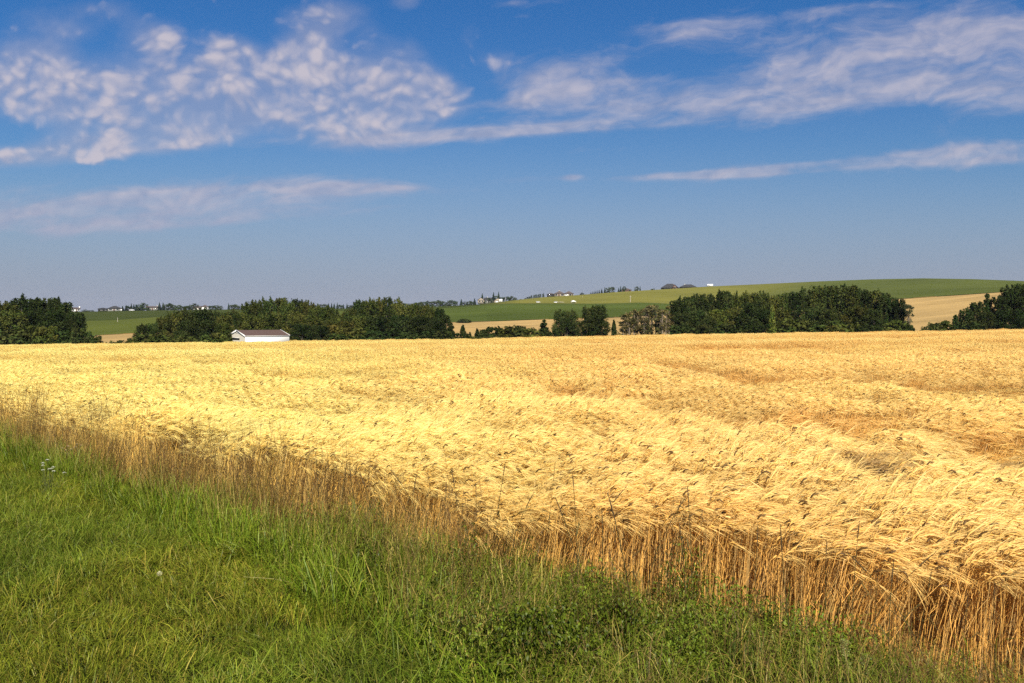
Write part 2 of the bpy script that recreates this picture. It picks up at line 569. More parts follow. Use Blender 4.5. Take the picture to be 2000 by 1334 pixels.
def build_terrain():
    ph = np.concatenate([np.radians(np.arange(-180, -46, 4.0)), np.radians(np.arange(-46, 46.01, .16)), np.radians(np.arange(50, 180.1, 4.0))])
    rr = np.concatenate([[.4], np.arange(1.5, 24, .5), np.geomspace(24, RB, 40), np.linspace(RB, 290, 26)[1:], np.linspace(290, 428, 26)[1:],
                         [431, 434, 437], np.linspace(437, 640, 26)[1:], [643], np.linspace(643, 850, 30)[1:], np.linspace(850, 1150, 14)[1:], np.geomspace(1150, 3000, 10)[1:]])
    PH, RR = np.meshgrid(ph, rr, indexing='ij')
    Z = terrain(PH, RR)
    X, Y = RR * np.sin(PH), RR * np.cos(PH)
    amp = sstep(290, 420, RR) * (1 - sstep(800, 850, RR))
    Z = Z + amp * (fbm(X / 60, Y / 60, 3) - .5) * .9
    n, k = PH.shape
    V = np.stack([X, Y, Z], -1).reshape(-1, 3)
    idx = np.arange(n * k).reshape(n, k)
    q = np.stack([idx[:-1, :-1], idx[:-1, 1:], idx[1:, 1:], idx[1:, :-1]], -1).reshape(-1, 4)
    cen = V[q].mean(1)
    # inner cap
    v0 = len(V)
    V = np.vstack([V, [[0, 0, 0]]])
    tri = np.stack([np.full(n - 1, v0), idx[:-1, 0], idx[1:, 0]], -1)
    mb = MB(); mb.add(V, Q=q, T=tri)
    me = mb.mesh('ground', terrain_mat(), smooth=True)
    # colours per face corner: crisp field boundaries
    r = np.hypot(cen[:, 0], cen[:, 1]); p = np.arctan2(cen[:, 0], cen[:, 1]); px = to_px(p)
    front = np.abs(p) < math.radians(80)
    px = np.where(front, px, np.where(p < 0, -1500, 3500))
    col = np.tile(np.array([.26, .15, .055]), (len(cen), 1))
    near = r < 80
    lawn = near & (cen[:, 1] < edge_y(EDGE_LAWN, cen[:, 0]) + .2)
    verge = near & ~lawn & (cen[:, 1] < edge_y(EDGE_BARLEY, cen[:, 0]) + .1)
    col[lawn] = (.022, .026, .008)
    col[verge] = (.035, .030, .012)
    w = (r > RB) & (r < 290)
    col[w] = (.10, .10, .03)
    tan_ = (r >= 255) & (r < 430)
    j = fbm(cen[:, 0] / 25, cen[:, 1] / 9, 5)
    col[tan_] = np.array([.39, .265, .115])[None] * (.80 + .42 * j[tan_][:, None])
    z = (r >= 430) & (r < 437.2) & (fbm(cen[:, 0] / 9, cen[:, 1] / 9, 15) > .34)
    col[z] = (.022, .030, .010)
    dgreen = np.array([.068, .093, .021]); lgreen = np.array([.086, .104, .021]); ygreen = np.array([.166, .160, .038]); rgreen = np.array([.082, .101, .027])

    def blend(a, b, f):
        return a[None] * (1 - f[:, None]) + b[None] * f[:, None]
    jj = (fbm(cen[:, 0] / 80, cen[:, 1] / 80, 9) - .5) * 160
    za = (r >= 437) & (r < 641.5)
    ca = blend(lgreen, dgreen, sstep(560, 800, px + jj))
    ca = ca * (1 - sstep(1380, 1560, px + jj)[:, None]) + rgreen[None] * sstep(1380, 1560, px + jj)[:, None]
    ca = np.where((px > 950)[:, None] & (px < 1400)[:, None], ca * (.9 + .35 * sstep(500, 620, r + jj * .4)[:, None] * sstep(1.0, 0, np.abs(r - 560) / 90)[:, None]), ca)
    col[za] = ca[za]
    zb = (r >= 641.5) & (r < 2000)
    cb = blend(np.array([.046, .061, .015]), ygreen, sstep(930, 1030, px))
    f = sstep(1340, 1640, px + jj)
    cb = cb * (1 - f[:, None]) + rgreen[None] * f[:, None]
    col[zb] = cb[zb]
    ln = (r >= 640) & (r < 643) & (px > 980) & (px < 1330)
    col[ln] = (.05, .055, .02)
    col[r >= 2000] = (.10, .12, .05)
    cc = np.concatenate([np.repeat(col, 4, 0), np.tile([.035, .045, .012], (len(tri) * 3, 1))])
    at = me.attributes.new('ground_colour', 'FLOAT_COLOR', 'CORNER')
    at.data.foreach_set('color', np.concatenate([cc, np.ones((len(cc), 1))], 1).ravel().astype(np.float32))
    o = bpy.data.objects.new('ground', me)
    COL.objects.link(o)
    tag(o, 'rolling farmland with tan stubble and green crops on the far hills', kind='structure')
    return o


build_terrain()


# ------------------------------------------------------------------ clump scatter (one object per kind of ground cover)
def scatter_group():
    g = bpy.data.node_groups.new('scatter_clumps', 'GeometryNodeTree')
    g.interface.new_socket('Geometry', in_out='INPUT', socket_type='NodeSocketGeometry')
    g.interface.new_socket('Geometry', in_out='OUTPUT', socket_type='NodeSocketGeometry')
    N = g.nodes.new
    L = g.links.new
    gi, go = N('NodeGroupInput'), N('NodeGroupOutput')

    def attr(name, typ):
        n = N('GeometryNodeInputNamedAttribute'); n.data_type = typ
        n.inputs[0].default_value = name
        return [s for s in n.outputs if s.enabled and s.name == 'Attribute'][0]
    pid = attr('proto', 'INT')
    cmp_ = N('FunctionNodeCompare'); cmp_.data_type = 'INT'; cmp_.operation = 'GREATER_EQUAL'
    ins = [s for s in cmp_.inputs if s.enabled]
    L(pid, ins[0]); ins[1].default_value = 0
    sep = N('GeometryNodeSeparateGeometry'); sep.domain = 'POINT'
    L(gi.outputs[0], sep.inputs[0]); L(cmp_.outputs[0], sep.inputs[1])
    sp = N('GeometryNodeSplitToInstances'); sp.domain = 'POINT'
    L(sep.outputs[0], sp.inputs[0])
    [L(pid, s) for s in sp.inputs if s.name == 'Group ID']
    iop = N('GeometryNodeInstanceOnPoints')
    L(sep.outputs[1], iop.inputs['Points']); L(sp.outputs[0], iop.inputs['Instance'])
    iop.inputs['Pick Instance'].default_value = True
    L(attr('pick', 'INT'), iop.inputs['Instance Index'])
    e2r = N('FunctionNodeEulerToRotation')
    L(attr('rot', 'FLOAT_VECTOR'), e2r.inputs[0])
    L(e2r.outputs[0], iop.inputs['Rotation'])
    L(attr('scl', 'FLOAT_VECTOR'), iop.inputs['Scale'])
    L(iop.outputs[0], go.inputs[0])
    return g


SCATTER = scatter_group()


def scatter(name, protos, pos, pick, rot, scl, tint, mat, label, cat):
    """one object: its own clump shapes, set out over its own points"""
    mb = MB(); pid = []
    for i, p in enumerate(protos):
        for V, C in zip(p.v, p.c):
            pass
        V = np.concatenate(p.v); C = np.concatenate(p.c)
        q = np.concatenate(p.q) if p.q else None
        t = np.concatenate(p.t) if p.t else None
        mb.add(V, Q=q, T=t, col=C)
        pid.append(np.full(len(V), i))
    mb.add(pos)
    pid.append(np.full(len(pos), -1))
    me = mb.mesh(name, mat)
    nv = len(me.vertices)
    n0 = nv - len(pos)

    def put(nm, typ, arr, field, width):
        at = me.attributes.new(nm, typ, 'POINT')
        full = np.zeros((nv, width), np.float32 if typ != 'INT' else np.int32)
        full[n0:] = np.asarray(arr).reshape(len(pos), width)
        at.data.foreach_set(field, full.ravel())
    at = me.attributes.new('proto', 'INT', 'POINT')
    at.data.foreach_set('value', np.concatenate(pid).astype(np.int32))
    put('pick', 'INT', pick, 'value', 1)
    put('rot', 'FLOAT_VECTOR', rot, 'vector', 3)
    put('scl', 'FLOAT_VECTOR', scl, 'vector', 3)
    put('tint', 'FLOAT_COLOR', np.concatenate([tint, np.ones((len(pos), 1))], 1), 'color', 4)
    o = bpy.data.objects.new(name, me)
    COL.objects.link(o)
    md = o.modifiers.new('scatter', 'NODES')
    md.node_group = SCATTER
    tag(o, label, cat, kind='stuff')
    return o


def rand_side(n, rng):
    a = rng.uniform(0, 2 * math.pi, n)
    return np.stack([np.cos(a), np.sin(a), np.zeros(n)], 1)


STRAW = np.array([.84, .56, .20]); EAR = np.array([.78, .55, .19]); AWN = np.array([.92, .76, .36]); BRONZE = np.array([.13, .080, .035])


def barley_clump(seed, n, foot, fat, n_awn, dark=.2, long=1.0):
    rng = np.random.default_rng(seed)
    mb = MB()
    bx, by = rng.uniform(-foot / 2, foot / 2, (2, n))
    h = rng.normal(.70, .055, n)
    la = rng.normal(-.15, .30, n)                     # the wind leans every ear to the right (+X)
    L = np.stack([np.cos(la), np.sin(la), np.zeros(n)], 1)
    k = np.abs(rng.normal(.13, .08, n))
    B = np.stack([bx, by, np.zeros(n)], 1)
    up = np.array([0, 0, 1.0])
    ts = np.array([0, .35, .7, 1.0])
    P = B[:, None] + up * (ts[None, :, None] * h[:, None, None]) + L[:, None] * (ts[None, :, None] ** 2 * k[:, None, None])
    # neck and ear
    a0 = rng.uniform(35, 75, n); a1 = a0 + rng.uniform(15, 60, n)
    d0 = L * np.sin(np.radians(a0))[:, None] + up * np.cos(np.radians(a0))[:, None]
    d1 = L * np.sin(np.radians(a1))[:, None] + up * np.cos(np.radians(a1))[:, None]
    nk = P[:, -1] + d0 * .045
    P = np.concatenate([P, nk[:, None]], 1)
    jit = rng.uniform(.75, 1.15, n)[:, None]
    dull = rng.random((n, 1)) < .4
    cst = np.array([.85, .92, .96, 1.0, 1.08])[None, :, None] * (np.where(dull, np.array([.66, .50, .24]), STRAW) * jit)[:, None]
    S = np.stack([np.ones(n), rng.normal(0, .45, n), np.zeros(n)], 1)
    S /= np.linalg.norm(S, axis=1, keepdims=True)
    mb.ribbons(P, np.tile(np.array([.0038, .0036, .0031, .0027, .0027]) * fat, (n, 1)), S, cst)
    el = rng.uniform(.065, .095, n)
    e1 = nk + d0 * (el * .5)[:, None]; e2 = e1 + d1 * (el * .5)[:, None]
    PE = np.stack([nk, (nk + e1) / 2, e1, e2], 1)
    je = rng.uniform(.82, 1.12, n)[:, None]
    bron = (rng.random(n) < dark)[:, None]
    ce = np.where(bron, BRONZE, EAR * je)
    rr = np.array([.004, .0085, .008, .004]) * fat
    mb.tubes(PE, np.tile(rr, (n, 1)), ce[:, None] * np.array([.9, 1, 1, 1])[None, :, None], m=3)
    # awns: a flowing brush past the tip of the ear
    na = n * n_awn
    rp = np.repeat(np.arange(n), n_awn)
    t0 = rng.uniform(0.1, 1, na)[:, None]
    base = np.where(t0 < .5, nk[rp] + (e1[rp] - nk[rp]) * t0 * 2, e1[rp] + (e2[rp] - e1[rp]) * (t0 * 2 - 1))
    d = d1[rp] + rng.normal(0, .13, (na, 3))
    d /= np.linalg.norm(d, axis=1, keepdims=True)
    ln = rng.uniform(.10, .18, na)[:, None] * long
    mid = base + d * ln * .5
    tip = base + d * ln + np.array([0, 0, -1]) * ln * rng.uniform(0, .22, (na, 1))
    PA = np.stack([base, mid, tip], 1)
    ca = (AWN * rng.uniform(.85, 1.08, (na, 1)))
    s = np.cross(d, rng.normal(0, 1, (na, 3))); s /= np.linalg.norm(s, axis=1, keepdims=True) + 1e-9
    mb.ribbons(PA, np.tile(np.array([.0030, .0026, .0008]) * fat, (na, 1)), s, np.repeat(ca[:, None], 3, 1))
    # dry leaves half way up
    nl = n // 3
    s0 = B[:nl] + up * (h[:nl] * rng.uniform(.3, .8, nl))[:, None]
    da = rand_side(nl, rng)
    ll = rng.uniform(.10, .22, nl)[:, None]
    PL = np.stack([s0, s0 + da * ll * .5 + up * ll * .35, s0 + da * ll - up * ll * .25], 1)
    mb.ribbons(PL, np.tile(np.array([.004, .005, .001]) * fat, (nl, 1)), np.cross(da, up), np.repeat((STRAW * rng.uniform(.8, 1.25, (nl, 1)))[:, None], 3, 1))
    return mb


# lodged strips: photograph foot lines (px -> py) of the standing faces behind them, strip depth in metres, strength
STRIPS = [([(960, 706), (1150, 714), (1325, 724), (1400, 746), (1520, 754), (1700, 754), (1850, 765), (2100, 770)], 5.5, .66),
          ([(1190, 812), (1260, 834), (1420, 842), (1560, 850), (1680, 846), (1800, 842)], 3.2, .66),
          ([(1790, 872), (1860, 886), (2060, 884)], 2.0, .60),
          ([(90, 707), (220, 711), (340, 709)], 9.0, .65),
          ([(440, 740), (560, 746), (700, 754), (840, 752)], 5.0, .50),
          ([(530, 693), (620, 695), (720, 693)], 10.0, .5),
          ([(1020, 778), (1110, 788), (1200, 786)], 3.2, .5),
          ([(360, 720), (430, 722), (520, 721)], 6.0, .42),
          ([(1300, 690), (1500, 686), (1700, 690)], 10.0, .42)]


def strip_field(phi, r):
    px = to_px(phi)
    low = np.zeros_like(r); face = np.zeros_like(r)
    for line, dep, s in STRIPS:
        lx = np.array([p[0] for p in line], float)
        lr = np.array([hit(a, b, .30) for a, b in line])
        rf = np.interp(px, lx, lr) + (fbm(px / 22.0, 0 * px + dep, 7, 3) - .5) * dep * 1.0
        wx = (lx[-1] - lx[0])
        end = sstep(lx[0] - .02 * wx, lx[0] + .16 * wx, px) * (1 - sstep(lx[-1] - .16 * wx, lx[-1] + .02 * wx, px))
        d = r - rf
        inn = sstep(-dep * 1.9, -dep * .25, d) * (1 - sstep(-.25, .9, d))
        end = end * (.72 + .50 * np.clip(fbm(px / 60.0, 0 * px + dep * 3, 17, 2), 0, 1))
        low = np.maximum(low, inn * end * s)
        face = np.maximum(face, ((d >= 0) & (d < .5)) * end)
    return low, face


def crop_noise(x, y):
    return fbm(x / 3.2, y / 3.2, 21)


def build_barley():
    near = [barley_clump(100 + i, 52, .52, 1.05, 12, .20, 1.3) for i in range(8)]
    mid = [barley_clump(200 + i, 54, .55, 1.25, 8, .13) for i in range(6)]
    far = [barley_clump(300 + i, 130, 1.15, 1.9, 4, .07) for i in range(6)]
    protos = near + mid + far
    rng = np.random.default_rng(5)
    pos, pick = [], []
    for r0, r1, g, lo, n in ((3.5, 17, .36, 0, 8), (17, 50, .44, 8, 6), (50, RB + 1, 1.0, 14, 6)):
        xs = np.arange(-.80 * r1 - 4, .80 * r1 + 4, g); ys = np.arange(-1, r1 + g, g)
        X, Y = np.meshgrid(xs, ys)
        X = X.ravel() + rng.uniform(-g / 2, g / 2, X.size); Y = Y.ravel() + rng.uniform(-g / 2, g / 2, Y.size)
        r = np.hypot(X, Y)
        k = (r >= r0) & (r < r1) & (np.abs(X) < .74 * Y + 4) & (Y > edge_y(EDGE_BARLEY, X) + (fbm(X / .8, Y / .8, 2) - .5) * .5 + .15)
        X, Y = X[k], Y[k]
        pos.append(np.stack([X, Y], 1)); pick.append(lo + rng.integers(0, n, len(X)))
    pos = np.concatenate(pos); pick = np.concatenate(pick)
    x, y = pos[:, 0], pos[:, 1]
    r = np.hypot(x, y); phi = np.arctan2(x, y); px = to_px(phi)
    z = terrain(phi, r)
    low, face = strip_field(phi, r)
    n1 = crop_noise(x, y); n2 = fbm(x / 11, y / 11, 31); n3 = fbm(x / 1.1, y / 1.1, 41, 3)
    # dark smudge on the right: shading put into the barley tint, crop slightly lower
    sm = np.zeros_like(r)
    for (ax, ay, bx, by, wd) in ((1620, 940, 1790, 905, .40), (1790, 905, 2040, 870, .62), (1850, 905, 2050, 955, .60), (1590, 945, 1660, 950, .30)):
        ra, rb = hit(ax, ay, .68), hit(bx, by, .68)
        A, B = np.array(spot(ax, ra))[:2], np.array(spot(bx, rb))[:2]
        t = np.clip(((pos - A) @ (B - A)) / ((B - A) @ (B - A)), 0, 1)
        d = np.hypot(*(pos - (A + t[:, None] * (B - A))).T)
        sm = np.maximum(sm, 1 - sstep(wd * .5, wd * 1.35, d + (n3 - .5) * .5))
    tint = np.tile(np.array([1.0, 1.0, 1.0]), (len(r), 1))
    # tint across the field: paler and more lemon-coloured to the left and in the middle distance, more tan to the right and near the verge
    left = np.clip(sstep(1500, 300, px) + (n2 - .5) * .7, 0, 1)[:, None]
    tint *= (np.array([1.01, .89, .68]) * (1 - left) + np.array([1.03, 1.08, .82]) * left)
    dv = (y - edge_y(EDGE_BARLEY, x))
    rim = (1 - sstep(.2, 1.5, dv))[:, None]
    tint *= 1 - rim * np.array([.0, .08, .16])
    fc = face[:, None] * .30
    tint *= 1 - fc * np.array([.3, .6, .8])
    n3a = .5 + (n3 - .5) * (1 - .6 * sstep(25, 70, r))
    tint *= (.80 + .40 * n3a)[:, None]
    n4 = fbm(x / 2.2 + 40, y / 2.2, 47, 3)
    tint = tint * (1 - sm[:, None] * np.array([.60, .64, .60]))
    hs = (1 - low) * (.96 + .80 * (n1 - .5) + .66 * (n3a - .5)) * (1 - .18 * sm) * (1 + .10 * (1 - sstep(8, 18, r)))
    hs = np.maximum(hs, .44)
    band = fbm(x / 34, y / 7, 57, 3) - .5
    tint *= (1 + sstep(35, 80, r) * band * 1.0)[:, None] ** np.array([.35, .7, 1.1])
    tilt = 1 - .75 * rim[:, 0]
    rot = np.stack([rng.normal(0, .06, len(r)), rng.normal(0, .06, len(r)) + low * .25 + .9 * tilt * np.clip(n4 - .50, -.1, .4), rng.normal(0, .16, len(r)) + (n1 - .5) * 1.8], 1)
    sxy = rng.uniform(.92, 1.1, len(r)) * (1 + low * .3)
    scl = np.stack([sxy, sxy, hs * rng.uniform(.95, 1.05, len(r))], 1)
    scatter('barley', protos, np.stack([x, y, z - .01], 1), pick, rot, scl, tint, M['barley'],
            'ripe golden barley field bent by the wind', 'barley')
    print('barley clumps', len(r))


def grass_clump(seed, n, foot, h0, h1, w, droop, cols, seedheads=0, sh=(.5, .7), shcol=(.35, .27, .10)):
    rng = np.random.default_rng(seed)
    mb = MB()
    bx, by = rng.uniform(-foot / 2, foot / 2, (2, n))
    B = np.stack([bx, by, np.zeros(n)], 1)
    h = rng.uniform(h0, h1, n)[:, None]
    D = rand_side(n, rng)
    k = np.abs(rng.normal(droop, droop * .5, n))[:, None]
    up = np.array([0, 0, 1.0])
    P = np.stack([B, B + up * h * .45 + D * h * k * .2, B + up * h * .82 + D * h * k * .6, B + up * h * (1 - .25 * k) + D * h * k * 1.1], 1)
    cols = np.asarray(cols)
    c = cols[rng.integers(0, len(cols), n)] * rng.uniform(.75, 1.25, (n, 1))
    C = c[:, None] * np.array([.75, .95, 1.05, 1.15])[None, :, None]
    ww = rng.uniform(.7, 1.3, (n, 1)) * w
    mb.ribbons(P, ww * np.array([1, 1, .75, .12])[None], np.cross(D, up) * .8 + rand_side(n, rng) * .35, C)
    if seedheads:
        m = seedheads
        bx, by = rng.uniform(-foot / 2, foot / 2, (2, m))
        B = np.stack([bx, by, np.zeros(m)], 1)
        h = rng.uniform(*sh, m)[:, None]
        D = rand_side(m, rng); k = np.abs(rng.normal(.16, .12, m))[:, None]
        P = np.stack([B, B + up * h * .5 + D * h * k * .2, B + up * h * .8 + D * h * k * .55, B + up * h + D * h * k], 1)
        cs = np.asarray(shcol) * rng.uniform(.75, 1.3, (m, 1))
        mb.ribbons(P, np.tile([.003, .0026, .002, .002], (m, 1)), rand_side(m, rng), np.repeat(cs[:, None], 4, 1))
        tip, prev = P[:, 3], P[:, 2]
        ax = tip - prev; ax /= np.linalg.norm(ax, axis=1, keepdims=True)
        nb = 16
        rp = np.repeat(np.arange(m), nb)
        t = np.tile(np.linspace(0, 1, nb), m)[:, None]
        s0 = tip[rp] - ax[rp] * (.02 + .13 * t)
        dd = rand_side(m * nb, rng) * .45 + ax[rp] * .9
        ln = (.008 + .016 * t) * rng.uniform(.6, 1.4, (m * nb, 1))
        PB = np.stack([s0, s0 + dd * ln * .6, s0 + dd * ln - up * ln * .3], 1)
        mb.ribbons(PB, np.tile([.002, .0042, .001], (m * nb, 1)), rand_side(m * nb, rng), np.repeat((cs[rp] * 1.15)[:, None], 3, 1))
    return mb


GREENS = [(.148, .192, .016), (.104, .156, .011), (.170, .205, .020), (.225, .21, .034), (.076, .114, .009), (.158, .208, .018)]
OLIVES = [(.17, .195, .022), (.125, .165, .016), (.27, .22, .045), (.095, .135, .012), (.33, .26, .07), (.15, .19, .018)]
GOLDS = [(.40, .26, .060), (.30, .19, .045), (.46, .31, .08), (.22, .17, .035), (.16, .15, .025), (.11, .08, .03)]


def build_grass():
    rng = np.random.default_rng(8)
    # mown grass
    protos = [grass_clump(400 + i, 150, .36, .04, .155, .0042, 1.0, GREENS) for i in range(7)]
    protos += [grass_clump(430 + i, 45, .30, .10, .24, .0052, .75, GREENS) for i in range(3)]
    g = .20
    X, Y = np.meshgrid(np.arange(-34, 6, g), np.arange(2.2, 36, g))
    X = X.ravel() + rng.uniform(-g / 2, g / 2, X.size); Y = Y.ravel() + rng.uniform(-g / 2, g / 2, Y.size)
    k = (Y < edge_y(EDGE_LAWN, X) + .25 + (fbm(X, Y, 4) - .5) * .8) & (np.abs(X) < .72 * Y + 3)
    X, Y = X[k], Y[k]
    r = np.hypot(X, Y); phi = np.arctan2(X, Y)
    n1 = fbm(X / .9, Y / .9, 51); n2 = fbm(X / 2.8, Y / 2.8, 61)
    pick = np.where(rng.random(len(r)) < .09, 7 + rng.integers(0, 3, len(r)), rng.integers(0, 7, len(r)))
    tint = np.ones((len(r), 3)) * (.55 + .9 * fbm(X / .35, Y / .35, 55, 3))[:, None] * (.7 + .6 * n1)[:, None]
    yel = sstep(.48, .70, n2)[:, None]
    tint = tint * (1 + yel * np.array([.20, .05, .0]))
    deep = sstep(.52, .30, n2)[:, None]
    tint = tint * (1 - deep * np.array([.16, .12, .08]))
    s = rng.uniform(.85, 1.2, len(r))
    scl = np.stack([s, s, s * (.65 + .8 * n1) * rng.uniform(.8, 1.2, len(r))], 1)
    rot = np.stack([rng.normal(0, .28, len(r)), rng.normal(0, .28, len(r)), rng.uniform(0, 6.28, len(r))], 1)
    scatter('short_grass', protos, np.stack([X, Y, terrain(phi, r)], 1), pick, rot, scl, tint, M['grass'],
            'short green mown grass of the roadside in the lower left corner', 'grass')
    print('lawn clumps', len(r))
    # tall verge between the mown grass and the barley
    gv = [grass_clump(500 + i, 85, .42, .16, .44, .0066, .60, GREENS, 2, (.40, .58), (.30, .26, .08)) for i in range(5)]
    ov = [grass_clump(520 + i, 75, .42, .18, .50, .0054, .50, OLIVES, 5, (.45, .70), (.15, .105, .035)) for i in range(5)]
    ov2 = [grass_clump(540 + i, 60, .42, .20, .52, .0040, .35, GOLDS, 9, (.50, .80), (.12, .072, .028)) for i in range(5)]
    tall = [grass_clump(560 + i, 16, .42, .25, .55, .0038, .30, GOLDS, 15, (.62, 1.0), (.11, .062, .026)) for i in range(4)]
    protos = gv + ov + ov2 + tall
    g = .21
    X, Y = np.meshgrid(np.arange(-50, 22, g), np.arange(-1, 58, g))
    X = X.ravel() + rng.uniform(-g / 2, g / 2, X.size); Y = Y.ravel() + rng.uniform(-g / 2, g / 2, Y.size)
    a, b = edge_y(EDGE_LAWN, X), edge_y(EDGE_BARLEY, X)
    f = (Y - a) / (b - a)
    w = (fbm(X / .7, Y / .7, 71) - .5) * 1.7
    k = (f + w * .35 > -.05) & (Y < b + .70 + w * .8) & (np.abs(X) < .72 * Y + 3) & (Y > .5)
    thin = (Y > b) & (rng.random(len(Y)) < .40)
    k &= ~thin
    X, Y, f = X[k], Y[k], f[k]
    r = np.hypot(X, Y); phi = np.arctan2(X, Y)
    n1 = fbm(X / .6, Y / .6, 81); n2 = fbm(X / 1.7, Y / 1.7, 91)
    px = to_px(phi)
    gold = f + (n2 - .5) * 1.1 + .34 * sstep(1000, 500, px) * sstep(.2, .6, f) - .30 * sstep(800, 1200, px)
    fam = np.where(gold < .34, 0, np.where(gold < 1.0, 1, 2))
    pick = fam * 5 + rng.integers(0, 5, len(r))
    stalky = (f > .45) & (rng.random(len(r)) < (.50 - .34 * sstep(700, 1200, px)) * sstep(.40, .60, fbm(X / 1.3, Y / 1.3, 95)))
    pick = np.where(stalky, 15 + rng.integers(0, 4, len(r)), pick)
    tint = np.ones((len(r), 3)) * (.62 + .76 * n1)[:, None]
    tint *= np.where((fam == 0)[:, None], np.array([.95, 1.02, .85]), 1.0)
    hs = (.76 + .34 * np.clip(f, 0, 1)) * (.5 + 1.0 * n1) * (1.42 - .72 * sstep(600, 1150, px)) * (1 - .22 * sstep(.72, 1.0, f) * sstep(900, 1300, px))
    s = rng.uniform(.85, 1.15, len(r))
    hs = np.where(stalky, rng.uniform(.75, 1.05, len(r)), hs)
    scl = np.stack([s, s, hs * rng.uniform(.85, 1.15, len(r))], 1)
    lean = np.where(stalky, .06, .16)
    rot = np.stack([rng.normal(0, lean), rng.normal(0, lean), rng.uniform(0, 6.28, len(r))], 1)
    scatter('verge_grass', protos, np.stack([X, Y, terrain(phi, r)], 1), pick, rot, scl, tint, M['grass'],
            'tall rough verge grass turning from green to tawny along the barley', 'grass')
    print('verge clumps', len(r))


def leaf_clump(seed, n, foot, h, cols, ll=.045, lw=.020):
    rng = np.random.default_rng(seed)
    mb = MB()
    bx, by = rng.normal(0, foot / 3.2, (2, n))
    z = h * rng.uniform(.15, 1, n) * np.exp(-(bx ** 2 + by ** 2) / (foot * .55) ** 2)
    C = np.stack([bx, by, z], 1)
    d = unit(n, rng) * [1, 1, .45] + [0, 0, .12]
    d /= np.linalg.norm(d, axis=1, keepdims=True)
    l = ll * rng.uniform(.5, 1.4, (n, 1))
    sd = np.cross(d, unit(n, rng) * .5 + [0, 0, 1.0]); sd /= np.linalg.norm(sd, axis=1, keepdims=True) + 1e-9
    P = np.stack([C, C + d * l * .35 + [0, 0, .004], C + d * l * .7, C + d * l - [0, 0, .008]], 1)
    c = np.asarray(cols)[rng.integers(0, len(cols), n)] * rng.uniform(.65, 1.35, (n, 1))
    mb.ribbons(P, np.tile([lw * .25, lw, lw * .8, lw * .1], (n, 1)), sd, np.repeat(c[:, None], 4, 1))
    m = 12
    k = rng.integers(0, n, m)
    B = C[k] * [.4, .4, 0]
    mb.ribbons(np.stack([B, (B + C[k]) / 2, C[k]], 1), np.tile([.004, .0035, .002], (m, 1)), rand_side(m, rng), np.array([.10, .09, .03]) * np.ones((m, 3, 3)))
    return mb


def build_weeds():
    rng = np.random.default_rng(18)
    dk = [(.062, .088, .006), (.088, .118, .008), (.042, .062, .005)]
    lg = [(.115, .165, .014), (.085, .130, .010), (.155, .185, .020)]
    protos = [leaf_clump(700 + i, 420, .42, .26, dk, .032, .013) for i in range(3)] + [leaf_clump(720 + i, 380, .40, .24, lg, .028, .011) for i in range(3)] + [leaf_clump(740 + i, 320, .36, .34, dk + lg, .028, .009) for i in range(2)]
    pts = []
    for (px, py, sx, sy, n, fam) in ((1040, 1310, 80, 36, 15, 0), (1200, 1240, 45, 40, 7, 0), (930, 1290, 60, 34, 9, 2), (1330, 1310, 70, 36, 11, 1), (660, 1075, 50, 40, 7, 1), (880, 1180, 80, 40, 9, 2),
                                     (1490, 1290, 70, 40, 9, 1), (1130, 1200, 60, 40, 7, 1), (760, 1150, 60, 40, 7, 0), (1620, 1320, 60, 20, 6, 1), (520, 1000, 50, 30, 5, 1), (1000, 1180, 60, 30, 6, 2), (330, 930, 60, 24, 5, 1), (1350, 1200, 50, 26, 4, 2)):
        for k in range(int(n * 2.2)):
            qx, qy = rng.normal(px, sx * .6), rng.normal(py, sy * .6)
            r = hit(qx, qy)
            p = spot(qx, r)
            pts.append((p.x, p.y, p.z, {0: rng.integers(0, 3), 1: 3 + rng.integers(0, 3), 2: 6 + rng.integers(0, 2)}[fam]))
    pts = np.array(pts)
    n = len(pts)
    s = rng.uniform(.6, 1.35, n)
    scl = np.stack([s, s, s * rng.uniform(.9, 1.7, n)], 1)
    rot = np.stack([rng.normal(0, .1, n), rng.normal(0, .1, n), rng.uniform(0, 6.28, n)], 1)
    scatter('leafy_ground_cover', protos, pts[:, :3], pts[:, 3].astype(int), rot, scl, rng.uniform(.8, 1.2, (n, 1)) * np.ones((n, 3)), M['grass'],
            'tangle of small green-leaved weeds growing through the verge grass', 'weeds')


build_barley()
build_grass()


def unit(n, rng):
    v = rng.normal(0, 1, (n, 3))
    return v / np.linalg.norm(v, axis=1, keepdims=True)


build_weeds()


